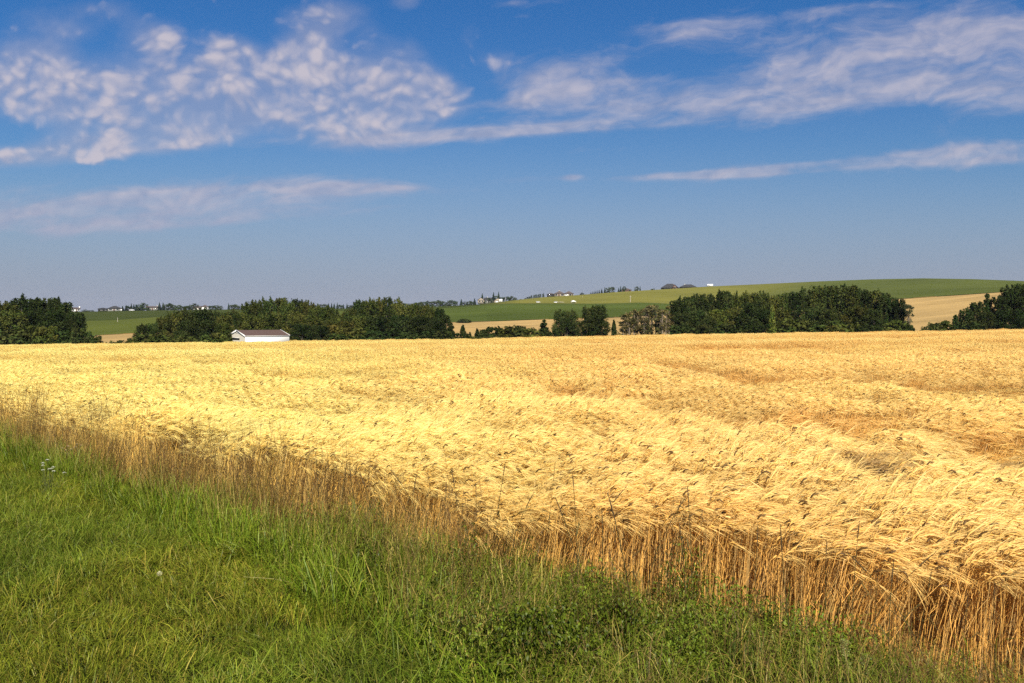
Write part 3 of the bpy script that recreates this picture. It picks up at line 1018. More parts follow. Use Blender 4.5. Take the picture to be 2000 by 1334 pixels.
# ------------------------------------------------------------------ barn behind the brow
def build_barn():
    z_e = float(zline(481, 656, 177))
    a = math.radians(23.5)
    base = spot(479, 177)
    H = z_e - base.z + .3
    root = empty('white_shed', (base.x, base.y, base.z - .3), a - float(az(480)))
    tag(root, 'long low white shed with brown roof beyond the barley, in front of trees', 'shed')
    Wd, Ln, rise = 8.2, 9.4, 1.05
    hw = MB()
    hw.box(0, Ln, 0, .12, 0, H); hw.box(0, Ln, Wd - .12, Wd, 0, H)
    hw.build('side_wall', M['white'], root)
    for x0, x1, m in ((0, .12, 'cream'), (Ln - .12, Ln, 'white')):
        g = MB()
        y0, y1 = .12, Wd - .12
        pts0 = [(x0, y0, 0), (x0, y1, 0), (x0, y1, H), (x0, Wd / 2, H + rise - .04), (x0, y0, H)]
        pts1 = [(x1, p[1], p[2]) for p in pts0]
        g.poly(pts0[::-1]); g.poly(pts1)
        for i in range(5):
            j = (i + 1) % 5
            g.poly([pts0[i], pts0[j], pts1[j], pts1[i]])
        g.build('gable_wall', M[m], root)
    rf = MB()
    ov, e, th = .06, .05, .10
    for s in (0, 1):
        ye = -e if s == 0 else Wd + e
        zr, zee = H + rise + .06, H + .06 - rise * (e / (Wd / 2))
        A = [(-ov, ye, zee), (Ln + ov, ye, zee), (Ln + ov, Wd / 2, zr), (-ov, Wd / 2, zr)]
        Bt = [(p[0], p[1], p[2] - th) for p in A]
        rf.poly(A if s == 0 else A[::-1]); rf.poly(Bt[::-1] if s == 0 else Bt)
        for i in (0, 1, 3):
            j = (i + 1) % 4
            rf.poly([A[i], Bt[i], Bt[j], A[j]])
    roof = rf.build('roof', M['brown_roof'], root)
    for xx in (-ov - .06, Ln + ov):
        tr = MB()
        for s in (0, 1):
            ye = -e - .02 if s == 0 else Wd + e + .02
            zr, zee = H + rise + .12, H + .10 - rise * (e / (Wd / 2))
            tr.add([(x, y, z) for x in (xx, xx + .06) for (y, z) in ((ye, zee), (Wd / 2, zr), (Wd / 2, zr - .30), (ye, zee - .30))],
                   Q=[[0, 1, 2, 3], [7, 6, 5, 4], [0, 4, 5, 1], [3, 2, 6, 7], [0, 3, 7, 4], [1, 5, 6, 2]])
        tr.build('barge_board', M['trim'], roof)
    gt = MB(); gt.box(-.05, Ln + .05, -e - .12, -e - .02, H - .10, H - .01); gt.build('gutter', M['trim'], roof)
    sl = MB(); sl.box(-.04, .0, Wd * .34, Wd * .80, H - .86, H - .46); vt = sl.build('window', M['slot'], root)
    fr = MB(); fr.box(-.05, -.003, Wd * .36, Wd * .84, H - .47, H - .42); fr.build('window_frame', M['trim'], vt)
    lo = MB(); lo.box(-.03, -.002, Wd * .44, Wd * .56, H + rise * .45, H + rise * .62); lo.build('vent', M['cream'], root)


build_barn()


# ------------------------------------------------------------------ trees
def unit(n, rng):
    v = rng.normal(0, 1, (n, 3))
    return v / np.linalg.norm(v, axis=1, keepdims=True)


def crown_mb(rng, blobs, per, leaf, cols, squash=.8, core=.35):
    """blobs: (n,4) centre and radius; leaf quads fill each blob, thicker near its skin"""
    mb = MB()
    n = len(blobs)
    N = n * per
    rp = np.repeat(np.arange(n), per)
    d = unit(N, rng)
    rad = np.where(rng.random(N) < core, rng.uniform(.2, .8, N), rng.normal(.92, .14, N))
    C = blobs[rp, :3] + d * (blobs[rp, 3] * rad)[:, None] * np.array([1, 1, squash])
    nrm = unit(N, rng) + d * .7 + np.array([0, 0, .35])
    nrm /= np.linalg.norm(nrm, axis=1, keepdims=True)
    a = np.cross(nrm, unit(N, rng)); a /= np.linalg.norm(a, axis=1, keepdims=True) + 1e-9
    b = np.cross(nrm, a)
    s = leaf * rng.uniform(.55, 1.25, N)[:, None]
    V = np.stack([C - a * s, C - b * s * .62, C + a * s, C + b * s * .62], 1).reshape(-1, 3)
    V[:, 2] = np.maximum(V[:, 2], .02)
    bc = np.asarray(cols)[rng.integers(0, len(cols), n)] * rng.uniform(.78, 1.25, (n, 1))
    lc = bc[rp] * rng.uniform(.7, 1.35, (N, 1))
    mb.add(V, Q=np.arange(N * 4).reshape(-1, 4), col=np.repeat(lc, 4, 0))
    return mb


def limbs_mb(rng, h, r0, targets, lean=.0):
    mb = MB()
    k = 6
    t = np.linspace(0, 1, k)
    top = np.array([lean * h, 0, h])
    P = t[:, None] * top + np.c_[rng.normal(0, .05 * h * .3, k) * t, rng.normal(0, .05 * h * .3, k) * t, np.zeros(k)]
    P[0, 2] = -.5
    mb.tubes(P[None], (r0 * (1.15 - t * .95))[None], np.ones(3), m=6)
    for q in targets:
        s = np.clip(q[2] / h * .55, .1, .85)
        b = np.array([np.interp(s, t, P[:, i]) for i in range(3)])
        L = np.stack([b, b + (q[:3] - b) * .5 + np.array([0, 0, .06 * h]), q[:3]])
        mb.tubes(L[None], np.array([[r0 * .38, r0 * .25, r0 * .08]]), np.ones(3), m=4)
    return mb


GRN = [(.043, .060, .016), (.055, .069, .018), (.032, .048, .013), (.064, .072, .021)]
H0 = 9.0


def make_proto(kind, seed):
    """returns list of (part name, mesh) for a plant about 9 m tall, 9/2 m in half width unless narrow"""
    rng = np.random.default_rng(seed)
    parts = []
    if kind in ('broad', 'tall'):
        half = 3.6 if kind == 'broad' else 2.1
        lowz = .08 if kind == 'broad' else .08
        n = 74 if kind == 'broad' else 58
        z = lowz + (rng.random(n) ** .85) * (.93 - lowz)
        prof = np.sin(np.clip((z - lowz) / (1.02 - lowz), 0, 1) ** .78 * math.pi * .93 + .16) ** .62
        rr = half * prof * np.sqrt(rng.uniform(.12, 1, n)) * .84
        a = rng.uniform(0, 6.283, n)
        R = rng.uniform(.45, 1.0, n) * (1.1 if kind == 'broad' else .66)
        bl = np.stack([rr * np.cos(a), rr * np.sin(a), z * H0, R], 1)
        # ragged shoots at the top
        m = 16 if kind == 'broad' else 9
        aa = rng.uniform(0, 6.283, m); q = half * .62 * np.sqrt(rng.random(m))
        zz = H0 * (.84 + .18 * (1 - (q / half) ** 2) * rng.uniform(.5, 1.25, m))
        sh = np.concatenate([np.stack([q * np.cos(aa), q * np.sin(aa), zz - j * .34, np.full(m, .20 + .10 * j)], 1) for j in range(3)])
        parts.append(('trunk', limbs_mb(rng, H0 * .8, .17, bl[rng.permutation(n)[:9]]).mesh('trunk', M['bark'], True)))
        c1 = crown_mb(rng, bl, 105, .185, GRN, 1.05 if kind == 'broad' else 1.9)
        c2 = crown_mb(rng, sh, 16, .19, GRN, 1.5)
        c1.add(np.concatenate(c2.v), Q=np.concatenate(c2.q), col=np.concatenate(c2.c))
        parts.append(('crown', c1.mesh('crown', M['crown'])))
    elif kind == 'spire':
        n = 64
        z = .02 + rng.random(n) * .94
        rr = 2.2 * (1 - z) ** .8 * np.sqrt(rng.uniform(.05, 1, n))
        a = rng.uniform(0, 6.283, n)
        bl = np.stack([rr * np.cos(a), rr * np.sin(a), z * H0, .34 + .75 * (1 - z)], 1)
        parts.append(('trunk', limbs_mb(rng, H0 * .85, .14, bl[:6]).mesh('trunk', M['bark'], True)))
        parts.append(('crown', crown_mb(rng, bl, 40, .34, GRN, 1.0).mesh('crown', M['crown'])))
    elif kind == 'bush':
        n = 40
        a = rng.uniform(0, 6.283, n); q = np.sqrt(rng.random(n))
        z = np.sqrt(np.clip(1 - q ** 2, 0.02, 1)) * rng.uniform(.25, .95, n)
        bl = np.stack([q * 4.4 * np.cos(a), q * 4.4 * np.sin(a), z * H0 * .92, rng.uniform(1.1, 2.2, n)], 1)
        st = MB()
        m = 8
        B = np.stack([rng.normal(0, .5, m), rng.normal(0, .5, m), np.full(m, -.3)], 1)
        T = bl[:m, :3]
        st.tubes(np.stack([B, (B + T) / 2 + [0, 0, .6], T], 1), np.tile([.16, .11, .05], (m, 1)), np.ones(3), m=4)
        parts.append(('stems', st.mesh('stems', M['bark'], True)))
        parts.append(('crown', crown_mb(rng, bl, 50, .66, GRN, .9).mesh('crown', M['crown'])))
    elif kind == 'aspen':
        n = 20
        z = .20 + rng.random(n) ** .75 * .76
        rr = (.25 + .75 * rng.random(n)) * 1.0 * (1.05 - .35 * z)
        a = rng.uniform(0, 6.283, n)
        bl = np.stack([rr * np.cos(a), rr * np.sin(a), z * H0, rng.uniform(.28, .55, n)], 1)
        t = limbs_mb(rng, H0 * .95, .105, bl[:12], rng.normal(0, .03))
        parts.append(('trunk', t.mesh('trunk', M['pale_bark'], True)))
        parts.append(('crown', crown_mb(rng, bl, 40, .18, [(.10, .095, .040), (.085, .085, .03), (.13, .11, .05)], 1.0).mesh('crown', M['crown'])))
    elif kind == 'spruce':
        mb = MB()
        lv = 15
        for i in range(lv):
            t0 = i / lv
            R = 2.3 * (1 - t0) ** .9 + .12
            m = 12
            a = rng.uniform(0, 6.283, m)
            z0 = H0 * (.04 + .93 * t0) + rng.normal(0, .1, m)
            d = np.stack([np.cos(a), np.sin(a), np.zeros(m)], 1)
            rl = R * rng.uniform(.7, 1.1, m)
            P = np.stack([d * 0 + np.c_[0 * a, 0 * a, z0 + .35], d * (rl * .55)[:, None] + np.c_[0 * a, 0 * a, z0 + .05], d * rl[:, None] + np.c_[0 * a, 0 * a, z0 - .30]], 1)
            c = np.array([.024, .040, .020]) * rng.uniform(.7, 1.4, (m, 1))
            S = np.cross(d, [0, 0, 1.0])
            mb.ribbons(P, np.tile([.35, .85, .15], (m, 1)) * (.5 + .6 * (1 - t0)), S, np.repeat(c[:, None], 3, 1))
            mb.ribbons(P - [0, 0, .16], np.tile([.30, .60, .1], (m, 1)) * (.5 + .6 * (1 - t0)), S * .4 + np.array([0, 0, .7]), np.repeat(c[:, None] * .9, 3, 1))
        tp = MB(); tp.tubes(np.array([[[0, 0, -.4], [0, 0, H0 * .5], [0, 0, H0]]]), np.array([[.2, .12, .03]]), np.ones(3), m=5)
        parts.append(('trunk', tp.mesh('trunk', M['bark'], True)))
        parts.append(('crown', mb.mesh('crown', M['crown'])))
    elif kind == 'round':                         # distant deciduous tree
        n = 24
        a = rng.uniform(0, 6.283, n); z = .05 + .86 * rng.random(n)
        rr = 3.4 * np.sin(np.clip(z, 0, 1) ** .8 * math.pi * .95) ** .6 * np.sqrt(rng.random(n)) * .85
        bl = np.stack([rr * np.cos(a), rr * np.sin(a), z * H0, rng.uniform(.8, 1.4, n)], 1)
        parts.append(('trunk', limbs_mb(rng, H0 * .7, .2, bl[:4]).mesh('trunk', M['bark'], True)))
        parts.append(('crown', crown_mb(rng, bl, 24, .50, GRN).mesh('crown', M['crown'])))
    elif kind == 'column':
        n = 22
        z = .06 + .9 * np.linspace(0, 1, n)
        R = .95 * np.sin(np.clip(z * .97, .05, .99) ** .9 * math.pi) ** .55 + .15
        bl = np.stack([rng.normal(0, .15, n), rng.normal(0, .15, n), z * H0, R], 1)
        parts.append(('trunk', limbs_mb(rng, H0 * .7, .15, bl[:2]).mesh('trunk', M['bark'], True)))
        parts.append(('crown', crown_mb(rng, bl, 18, .34, GRN).mesh('crown', M['crown'])))
    return parts


NVAR = {'broad': 4, 'tall': 4, 'spire': 2, 'bush': 4, 'aspen': 4, 'spruce': 3, 'round': 4, 'column': 2}
HALF = {'broad': 3.6, 'tall': 2.1, 'spire': 2.2, 'bush': 4.6, 'aspen': 1.1, 'spruce': 2.3, 'round': 3.5, 'column': 1.0}
NAME = {'broad': 'poplar_tree', 'tall': 'poplar_tree', 'spire': 'poplar_tree', 'bush': 'willow_bush', 'aspen': 'aspen_tree', 'spruce': 'spruce_tree', 'round': 'hill_tree', 'column': 'columnar_poplar'}
PROTO = {k: [make_proto(k, 900 + 31 * i + 7 * len(k)) for i in range(n)] for k, n in NVAR.items()}
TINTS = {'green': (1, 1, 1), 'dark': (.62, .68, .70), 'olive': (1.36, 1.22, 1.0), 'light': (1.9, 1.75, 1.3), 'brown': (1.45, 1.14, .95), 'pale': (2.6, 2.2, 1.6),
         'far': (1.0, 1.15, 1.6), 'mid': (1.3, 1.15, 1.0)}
ORD = ['first', 'second', 'third', 'fourth', 'fifth', 'sixth', 'seventh', 'eighth', 'ninth', 'tenth', 'eleventh', 'twelfth', 'thirteenth', 'fourteenth',
       'fifteenth', 'sixteenth', 'seventeenth', 'eighteenth', 'nineteenth', 'twentieth', 'twenty-first', 'twenty-second', 'twenty-third', 'twenty-fourth',
       'twenty-fifth', 'twenty-sixth', 'twenty-seventh', 'twenty-eighth', 'twenty-ninth', 'thirtieth']
trng = np.random.default_rng(77)
n_of = {}


def plant(kind, px, top, halfw, r, tint, label, group, cat=None, sink=.25):
    g = ground(px, r)
    h = float(zline(px, top, r)) - g + sink
    i = n_of.get(kind, 0); n_of[kind] = i + 1
    parts = PROTO[kind][i % NVAR[kind]]
    loc = spot(px, r); loc.z -= sink
    root = empty(NAME[kind], loc, trng.uniform(0, 6.28))
    wm = halfw / F * r * (1.12 if kind in ('broad', 'tall', 'bush') else 1.3 if kind == 'round' else 1.0)
    root.scale = (wm / HALF[kind] * trng.uniform(.92, 1.1), wm / HALF[kind] * trng.uniform(.92, 1.1), h / H0)
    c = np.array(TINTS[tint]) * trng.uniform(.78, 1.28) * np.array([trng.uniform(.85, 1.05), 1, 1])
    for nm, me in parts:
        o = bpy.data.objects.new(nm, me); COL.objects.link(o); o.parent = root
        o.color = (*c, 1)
    tag(root, label, cat or ('bush' if kind == 'bush' else 'tree'), group)
    return root


def row(items, group, where, nouns):
    """items: (kind, px, top, halfw, r, tint); labels count from the left within each noun"""
    items = sorted(items, key=lambda e: e[1])
    vis = {}
    for e in items:
        if -20 < e[1] < 2020:
            vis.setdefault(nouns[e[0]] if not isinstance(nouns, str) else nouns, []).append(e)
    cnt = {}
    for e in items:
        noun = nouns[e[0]] if not isinstance(nouns, str) else nouns
        look = {'green': 'green', 'dark': 'very dark', 'olive': 'olive', 'light': 'light green', 'brown': 'brownish', 'pale': 'pale yellowish', 'far': 'dark', 'mid': 'mid-green'}[e[5]]
        if -20 < e[1] < 2020:
            k = cnt.get(noun, 0); cnt[noun] = k + 1
            tot = len(vis[noun])
            which = 'only' if tot == 1 else (ORD[k] + ' from left' if k < len(ORD) else ORD[tot - 1 - k] + ' from right')
            lab = f'{look} {noun}, {which} {where}'
        else:
            side = 'left' if e[1] < 0 else 'right'
            lab = f'{look} {noun}, {ORD[sum(1 for q in items if (q[1] < 0) == (e[1] < 0) and (e[1] < q[1] < -20 or 2020 < q[1] < e[1]))]} one past the {side} end of the tree row'
        plant(*e, lab, group)


T2 = {'broad': 'poplar', 'tall': 'tall poplar', 'spire': 'pointed poplar', 'bush': 'bush', 'aspen': 'thin aspen', 'spruce': 'spruce', 'round': 'tree', 'column': 'columnar poplar'}

row([('broad', -95, 590, 40, 190, 'green'), ('broad', -50, 588, 42, 188, 'dark'), ('broad', 8, 594, 34, 182, 'mid'), ('broad', 43, 583, 36, 198, 'dark'),
     ('tall', 76, 585, 22, 190, 'dark'), ('tall', 97, 584, 19, 194, 'green'), ('tall', 110, 586, 18, 190, 'dark'), ('tall', 128, 594, 17, 188, 'dark'),
     ('tall', 147, 611, 18, 187, 'green'), ('broad', 20, 610, 30, 179, 'mid'), ('broad', 66, 606, 30, 181, 'dark'), ('broad', 108, 608, 26, 180, 'dark'), ('broad', 136, 620, 15, 180, 'dark')],
    'trees of the left-hand clump', 'in dark clump at left edge', T2)
row([('bush', 5, 632, 26, 176, 'green'), ('bush', 30, 640, 22, 175.5, 'green'), ('bush', 54, 631, 15, 177, 'brown'), ('bush', 82, 634, 16, 176, 'olive'), ('tall', 103, 638, 11, 176, 'light'),
     ('bush', 126, 636, 22, 177, 'green'), ('bush', 152, 636, 14, 178, 'green'), ('bush', 171, 645, 12, 179, 'green'), ('bush', 189, 653, 10, 180, 'mid'), ('bush', 226, 659, 15, 180, 'green'), ('bush', 254, 658, 8, 182, 'green')],
    'low growth under the left-hand clump', 'at the foot of the left-hand clump', {**T2, 'tall': 'sapling'})
row([('broad', 276, 635, 15, 184, 'dark'), ('broad', 297, 632, 16, 190, 'green'), ('broad', 318, 622, 20, 192, 'mid'), ('broad', 340, 612, 22, 194, 'mid'), ('broad', 364, 606, 26, 196, 'green'),
     ('broad', 393, 606, 28, 194, 'dark'), ('broad', 420, 610, 24, 196, 'dark'), ('broad', 370, 626, 26, 184, 'dark'), ('broad', 406, 628, 26, 184, 'dark'), ('broad', 438, 618, 24, 192, 'mid'), ('broad', 450, 612, 22, 199, 'green'), ('broad', 434, 630, 22, 184, 'olive'), ('broad', 458, 609, 20, 200, 'mid'), ('broad', 470, 611, 18, 200, 'olive')],
    'trees left of the white shed', 'in dark mound left of white shed', T2)
row([('bush', 275, 650, 18, 177, 'mid'), ('bush', 310, 650, 22, 177, 'olive'), ('bush', 338, 649, 20, 178, 'olive'), ('bush', 362, 655, 18, 177, 'mid'), ('bush', 400, 652, 20, 178, 'olive'), ('bush', 428, 648, 20, 182, 'olive'), ('bush', 446, 630, 22, 194, 'brown'), ('bush', 466, 640, 16, 193, 'olive')],
    'low growth left of the white shed', 'along the field edge left of the white shed', T2)
row([('broad', 490, 592, 24, 206, 'mid'), ('broad', 513, 587, 24, 208, 'green'), ('tall', 528, 586, 16, 206, 'green'), ('tall', 550, 586, 18, 207, 'mid'), ('broad', 562, 592, 24, 205, 'mid'), ('broad', 580, 588, 24, 208, 'dark'),
     ('broad', 599, 592, 22, 206, 'mid'), ('broad', 620, 600, 24, 204, 'olive'), ('broad', 637, 602, 22, 202, 'olive'), ('broad', 500, 618, 28, 196, 'olive'), ('broad', 540, 612, 30, 196, 'olive'), ('broad', 580, 615, 30, 194, 'olive'),
     ('broad', 610, 622, 28, 190, 'mid'), ('bush', 655, 614, 22, 196, 'brown'), ('spire', 658, 604, 8, 200, 'dark'), ('broad', 590, 634, 24, 184, 'dark'), ('broad', 625, 636, 24, 183, 'dark'), ('broad', 660, 615, 22, 199, 'mid'), ('broad', 648, 626, 24, 187, 'olive'), ('bush', 655, 632, 24, 184, 'brown')],
    'trees behind the white shed', 'in tall clump behind white shed', T2)
row([('spire', 678, 610, 14, 198, 'mid'), ('broad', 683, 606, 20, 200, 'mid'), ('broad', 676, 628, 24, 188, 'brown'), ('tall', 702, 588, 17, 204, 'dark'), ('broad', 722, 588, 24, 204, 'mid'), ('broad', 738, 587, 24, 206, 'mid'), ('tall', 756, 582, 14, 206, 'dark'), ('tall', 776, 587, 16, 212, 'mid'),
     ('broad', 782, 595, 24, 204, 'mid'), ('broad', 806, 596, 24, 206, 'olive'), ('broad', 826, 598, 22, 204, 'mid'), ('broad', 845, 603, 20, 202, 'mid'), ('tall', 860, 605, 14, 200, 'dark'), ('tall', 871, 616, 14, 196, 'dark'),
     ('broad', 700, 618, 26, 190, 'olive'), ('broad', 736, 618, 30, 192, 'dark'), ('broad', 780, 618, 30, 192, 'dark'), ('broad', 820, 620, 30, 190, 'dark'), ('broad', 852, 626, 24, 186, 'dark'), ('spire', 881, 630, 14, 184, 'dark'),
     ('bush', 690, 636, 26, 182, 'brown'), ('bush', 730, 642, 24, 179, 'dark'), ('bush', 776, 640, 28, 179, 'dark'), ('bush', 822, 640, 28, 179, 'dark'), ('bush', 866, 644, 22, 178, 'dark'), ('bush', 668, 646, 22, 179, 'olive')],
    'trees right of the white shed', 'in big clump right of white shed', T2)
row([('spire', 904, 634, 9, 180, 'dark'), ('bush', 890, 648, 12, 178, 'dark'), ('bush', 911, 650, 8, 179, 'dark'), ('bush', 925, 652, 8, 179, 'brown'), ('spire', 918, 648, 7, 179, 'dark'), ('spire', 932, 641, 8, 180, 'dark'), ('bush', 946, 641, 14, 180, 'dark'), ('bush', 964, 635, 24, 181, 'dark'), ('bush', 988, 635, 22, 180.5, 'brown'), ('bush', 1000, 637, 18, 182, 'dark'),
     ('bush', 1012, 633, 22, 181, 'dark'), ('bush', 1035, 638, 20, 180, 'brown')],
    'low hedge bushes in the middle', 'of the low dark hedge in the middle', T2)
row([('spire', 1062, 624, 15, 184, 'dark'), ('broad', 1096, 608, 20, 188, 'green'), ('broad', 1118, 608, 20, 189, 'green'), ('broad', 1108, 622, 24, 184, 'dark'), ('broad', 1150, 601, 20, 189, 'green'), ('broad', 1170, 598, 22, 190, 'green'), ('broad', 1162, 618, 28, 184, 'dark'),
     ('spire', 1199, 624, 7, 186, 'dark'), ('bush', 1205, 642, 12, 182, 'dark'), ('bush', 1080, 643, 12, 181, 'dark')],
    'trees of the middle trio', 'of dark trees left of bare aspens', T2)
asp = []
for i, (px, top, hw) in enumerate([(1217, 614, 11), (1224, 607, 12), (1232, 604, 12), (1239, 606, 11), (1246, 603, 12), (1253, 601, 12), (1259, 598, 12), (1266, 599, 12), (1273, 594, 13), (1280, 596, 12), (1287, 603, 12), (1293, 600, 12), (1300, 604, 11), (1306, 597, 12), (1229, 622, 9), (1262, 620, 10), (1297, 622, 10)]):
    asp.append(('aspen', px, top, hw, 190 + (i * 37 % 11) - 5, 'mid' if i % 3 else 'green'))
row(asp, 'thin pale aspens with bare trunks', 'in the sparse pale-trunked aspen stand', T2)
row([('tall', 1317, 589, 15, 194, 'dark'), ('tall', 1328, 584, 16, 196, 'dark'), ('tall', 1345, 583, 16, 198, 'green'), ('tall', 1362, 576, 16, 200, 'dark'), ('tall', 1380, 576, 17, 202, 'green'), ('tall', 1405, 572, 18, 204, 'dark'), ('tall', 1419, 572, 17, 204, 'green'),
     ('broad', 1440, 576, 22, 206, 'olive'), ('broad', 1464, 573, 22, 206, 'olive'), ('broad', 1488, 574, 22, 206, 'mid'), ('tall', 1511, 580, 14, 202, 'brown'), ('broad', 1530, 576, 20, 204, 'mid'), ('tall', 1550, 572, 17, 204, 'dark'), ('tall', 1571, 567, 17, 205, 'green'),
     ('tall', 1592, 563, 19, 206, 'mid'), ('tall', 1611, 561, 19, 206, 'green'), ('tall', 1628, 560, 18, 207, 'mid'), ('tall', 1644, 561, 18, 206, 'green'), ('tall', 1661, 562, 18, 205, 'mid'), ('tall', 1680, 566, 18, 205, 'dark'), ('tall', 1698, 570, 17, 204, 'dark'),
     ('tall', 1712, 571, 16, 203, 'mid'), ('tall', 1726, 576, 15, 201, 'green'), ('tall', 1741, 583, 13, 199, 'dark'), ('tall', 1758, 585, 11, 197, 'dark'), ('aspen', 1774, 588, 10, 195, 'dark')],
    'back row of the right-hand clump', 'in back row of right-hand clump', T2)
row([('broad', 1335, 612, 22, 186, 'dark'), ('broad', 1362, 606, 24, 187, 'green'), ('broad', 1400, 606, 24, 184, 'light'), ('broad', 1385, 622, 22, 181, 'green'), ('broad', 1432, 602, 26, 188, 'mid'), ('broad', 1470, 591, 28, 184, 'dark'), ('broad', 1492, 606, 20, 183, 'dark'),
     ('spire', 1508, 594, 9, 182, 'pale'), ('broad', 1530, 606, 22, 186, 'mid'), ('bush', 1556, 620, 26, 182, 'olive'), ('broad', 1590, 600, 26, 190, 'green'), ('broad', 1620, 604, 26, 188, 'green'), ('bush', 1650, 616, 26, 184, 'olive'), ('broad', 1672, 600, 26, 189, 'mid'), ('broad', 1706, 606, 24, 188, 'green'),
     ('bush', 1748, 622, 20, 184, 'olive'), ('bush', 1774, 630, 11, 184, 'dark'), ('bush', 1600, 632, 22, 179, 'mid'), ('bush', 1630, 634, 22, 179, 'brown'), ('bush', 1325, 634, 18, 181, 'dark'), ('bush', 1350, 638, 18, 180, 'green'), ('bush', 1415, 630, 24, 180, 'green'), ('bush', 1455, 630, 22, 180, 'dark'), ('bush', 1700, 630, 24, 181, 'dark')],
    'front of the right-hand clump', 'in front row of right-hand clump', T2)
row([('bush', 1812, 632, 12, 182, 'dark'), ('bush', 1826, 628, 15, 183, 'green'), ('bush', 1845, 624, 20, 184, 'olive'), ('spire', 1866, 614, 10, 184, 'dark'), ('tall', 1886, 604, 14, 186, 'dark'), ('tall', 1906, 592, 16, 188, 'dark'), ('spire', 1928, 573, 15, 190, 'dark'), ('tall', 1951, 580, 18, 190, 'dark'),
     ('broad', 1974, 563, 26, 194, 'dark'), ('broad', 1996, 559, 28, 194, 'dark'), ('broad', 1930, 610, 26, 184, 'dark'), ('broad', 1972, 606, 30, 184, 'dark'), ('bush', 1900, 624, 20, 180, 'dark'), ('broad', 2030, 556, 30, 196, 'green'), ('broad', 2070, 560, 34, 196, 'dark'), ('broad', 2120, 566, 34, 194, 'dark')],
    'trees at the right edge', 'in the dark trees at the right edge', T2)
# lone bush on the tan field's far edge
plant('bush', 908, 620, 12, 425, 'dark', 'lone low bush on the edge between the tan stubble and the green field', None)


# ---- trees on the far hills
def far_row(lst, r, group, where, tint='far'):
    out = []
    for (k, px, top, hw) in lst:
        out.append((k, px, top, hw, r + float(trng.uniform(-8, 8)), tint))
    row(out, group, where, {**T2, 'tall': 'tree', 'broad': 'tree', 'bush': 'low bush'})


RF = 846
far_row([('round', 165, 604, 4), ('bush', 172, 606, 3), ('round', 178, 606, 5), ('round', 152, 606, 3)], RF, 'far trees between the left houses', 'between the white house and the dark-roofed house')
far_row([('spruce', 240, 597, 4), ('spruce', 247, 595, 5), ('round', 252, 597, 5), ('spruce', 257, 592, 4), ('spruce', 262, 593, 4), ('spruce', 267, 594, 5), ('round', 272, 593, 6), ('spruce', 278, 594, 4), ('round', 283, 591, 7)], RF, 'far trees right of the dark-roofed house', 'in the far row right of the dark-roofed house')
far_row([('spruce', 312, 590, 5), ('spruce', 319, 590, 5), ('round', 326, 594, 6), ('round', 333, 592, 7), ('round', 341, 595, 6), ('round', 349, 595, 7), ('round', 358, 598, 6), ('round', 366, 597, 6), ('round', 374, 594, 6), ('round', 382, 592, 7)], RF, 'far trees left of the house above the mound', 'in the far row between the grey and the white house')
far_row([('round', 411, 597, 4), ('round', 417, 597, 5), ('round', 424, 595, 5), ('round', 430, 597, 5), ('spruce', 447, 591, 3), ('round', 453, 595, 5), ('round', 460, 594, 6), ('round', 467, 596, 5), ('spruce', 473, 596, 4), ('round', 480, 597, 6)], RF, 'far trees right of the white gabled house', 'in the far row right of the white gabled house')
far_row([('round', 606, 596, 5), ('round', 613, 595, 5), ('round', 620, 596, 6), ('round', 627, 594, 6), ('round', 635, 594, 6), ('spruce', 642, 592, 4), ('spruce', 648, 591, 3), ('spruce', 653, 592, 4), ('spruce', 659, 590, 3), ('round', 665, 595, 5), ('spruce', 671, 593, 3), ('spruce', 678, 592, 3), ('round', 685, 595, 5), ('round', 692, 596, 4)], RF, 'far trees above the gap in the front clumps', 'in the far row above the gap right of the shed')
far_row([('round', 772, 592, 6), ('round', 790, 592, 6), ('round', 799, 592, 6), ('round', 807, 591, 6), ('round', 815, 591, 6), ('round', 823, 589, 7), ('round', 831, 588, 7), ('round', 839, 587, 7), ('round', 848, 588, 7), ('round', 857, 586, 7), ('round', 866, 587, 7), ('round', 874, 588, 7), ('round', 882, 586, 7), ('round', 890, 588, 6), ('spruce', 901, 583, 5), ('round', 909, 588, 6), ('round', 917, 587, 6), ('spruce', 927, 582, 5), ('round', 922, 589, 6)], 838, 'far wood left of the grey house', 'in the far wood left of the grey house')
far_row([('spruce', 942, 572, 6), ('spruce', 950, 580, 4), ('round', 957, 582, 5), ('spruce', 964, 570, 6), ('round', 970, 576, 5), ('spruce', 974, 569, 5), ('round', 979, 580, 5), ('round', 984, 580, 4), ('round', 992, 579, 5), ('round', 1000, 577, 6), ('round', 1006, 581, 4)], 846, 'far trees round the grey house', 'around the grey house on the hill')
far_row([('round', 960, 588, 4), ('round', 947, 588, 3)], 815, 'small trees in front of the grey house', 'in front of the grey house', )
far_row([('bush', 996, 590, 3), ('bush', 1017, 584, 2.5)], 836, 'low bushes right of the grey house', 'on the slope right of the grey house')
far_row([('column', 1026, 582, 2.5), ('column', 1030, 580, 2.5), ('column', 1034, 579, 2.5), ('column', 1038, 577, 2.2), ('column', 1043, 576, 2.2), ('column', 1047, 575, 2.2), ('column', 1051, 575, 2.2), ('column', 1055, 574, 2.2), ('column', 1061, 573, 2.2)], 846, 'row of columnar poplars on the hill', 'of the row of columnar poplars on the hill')
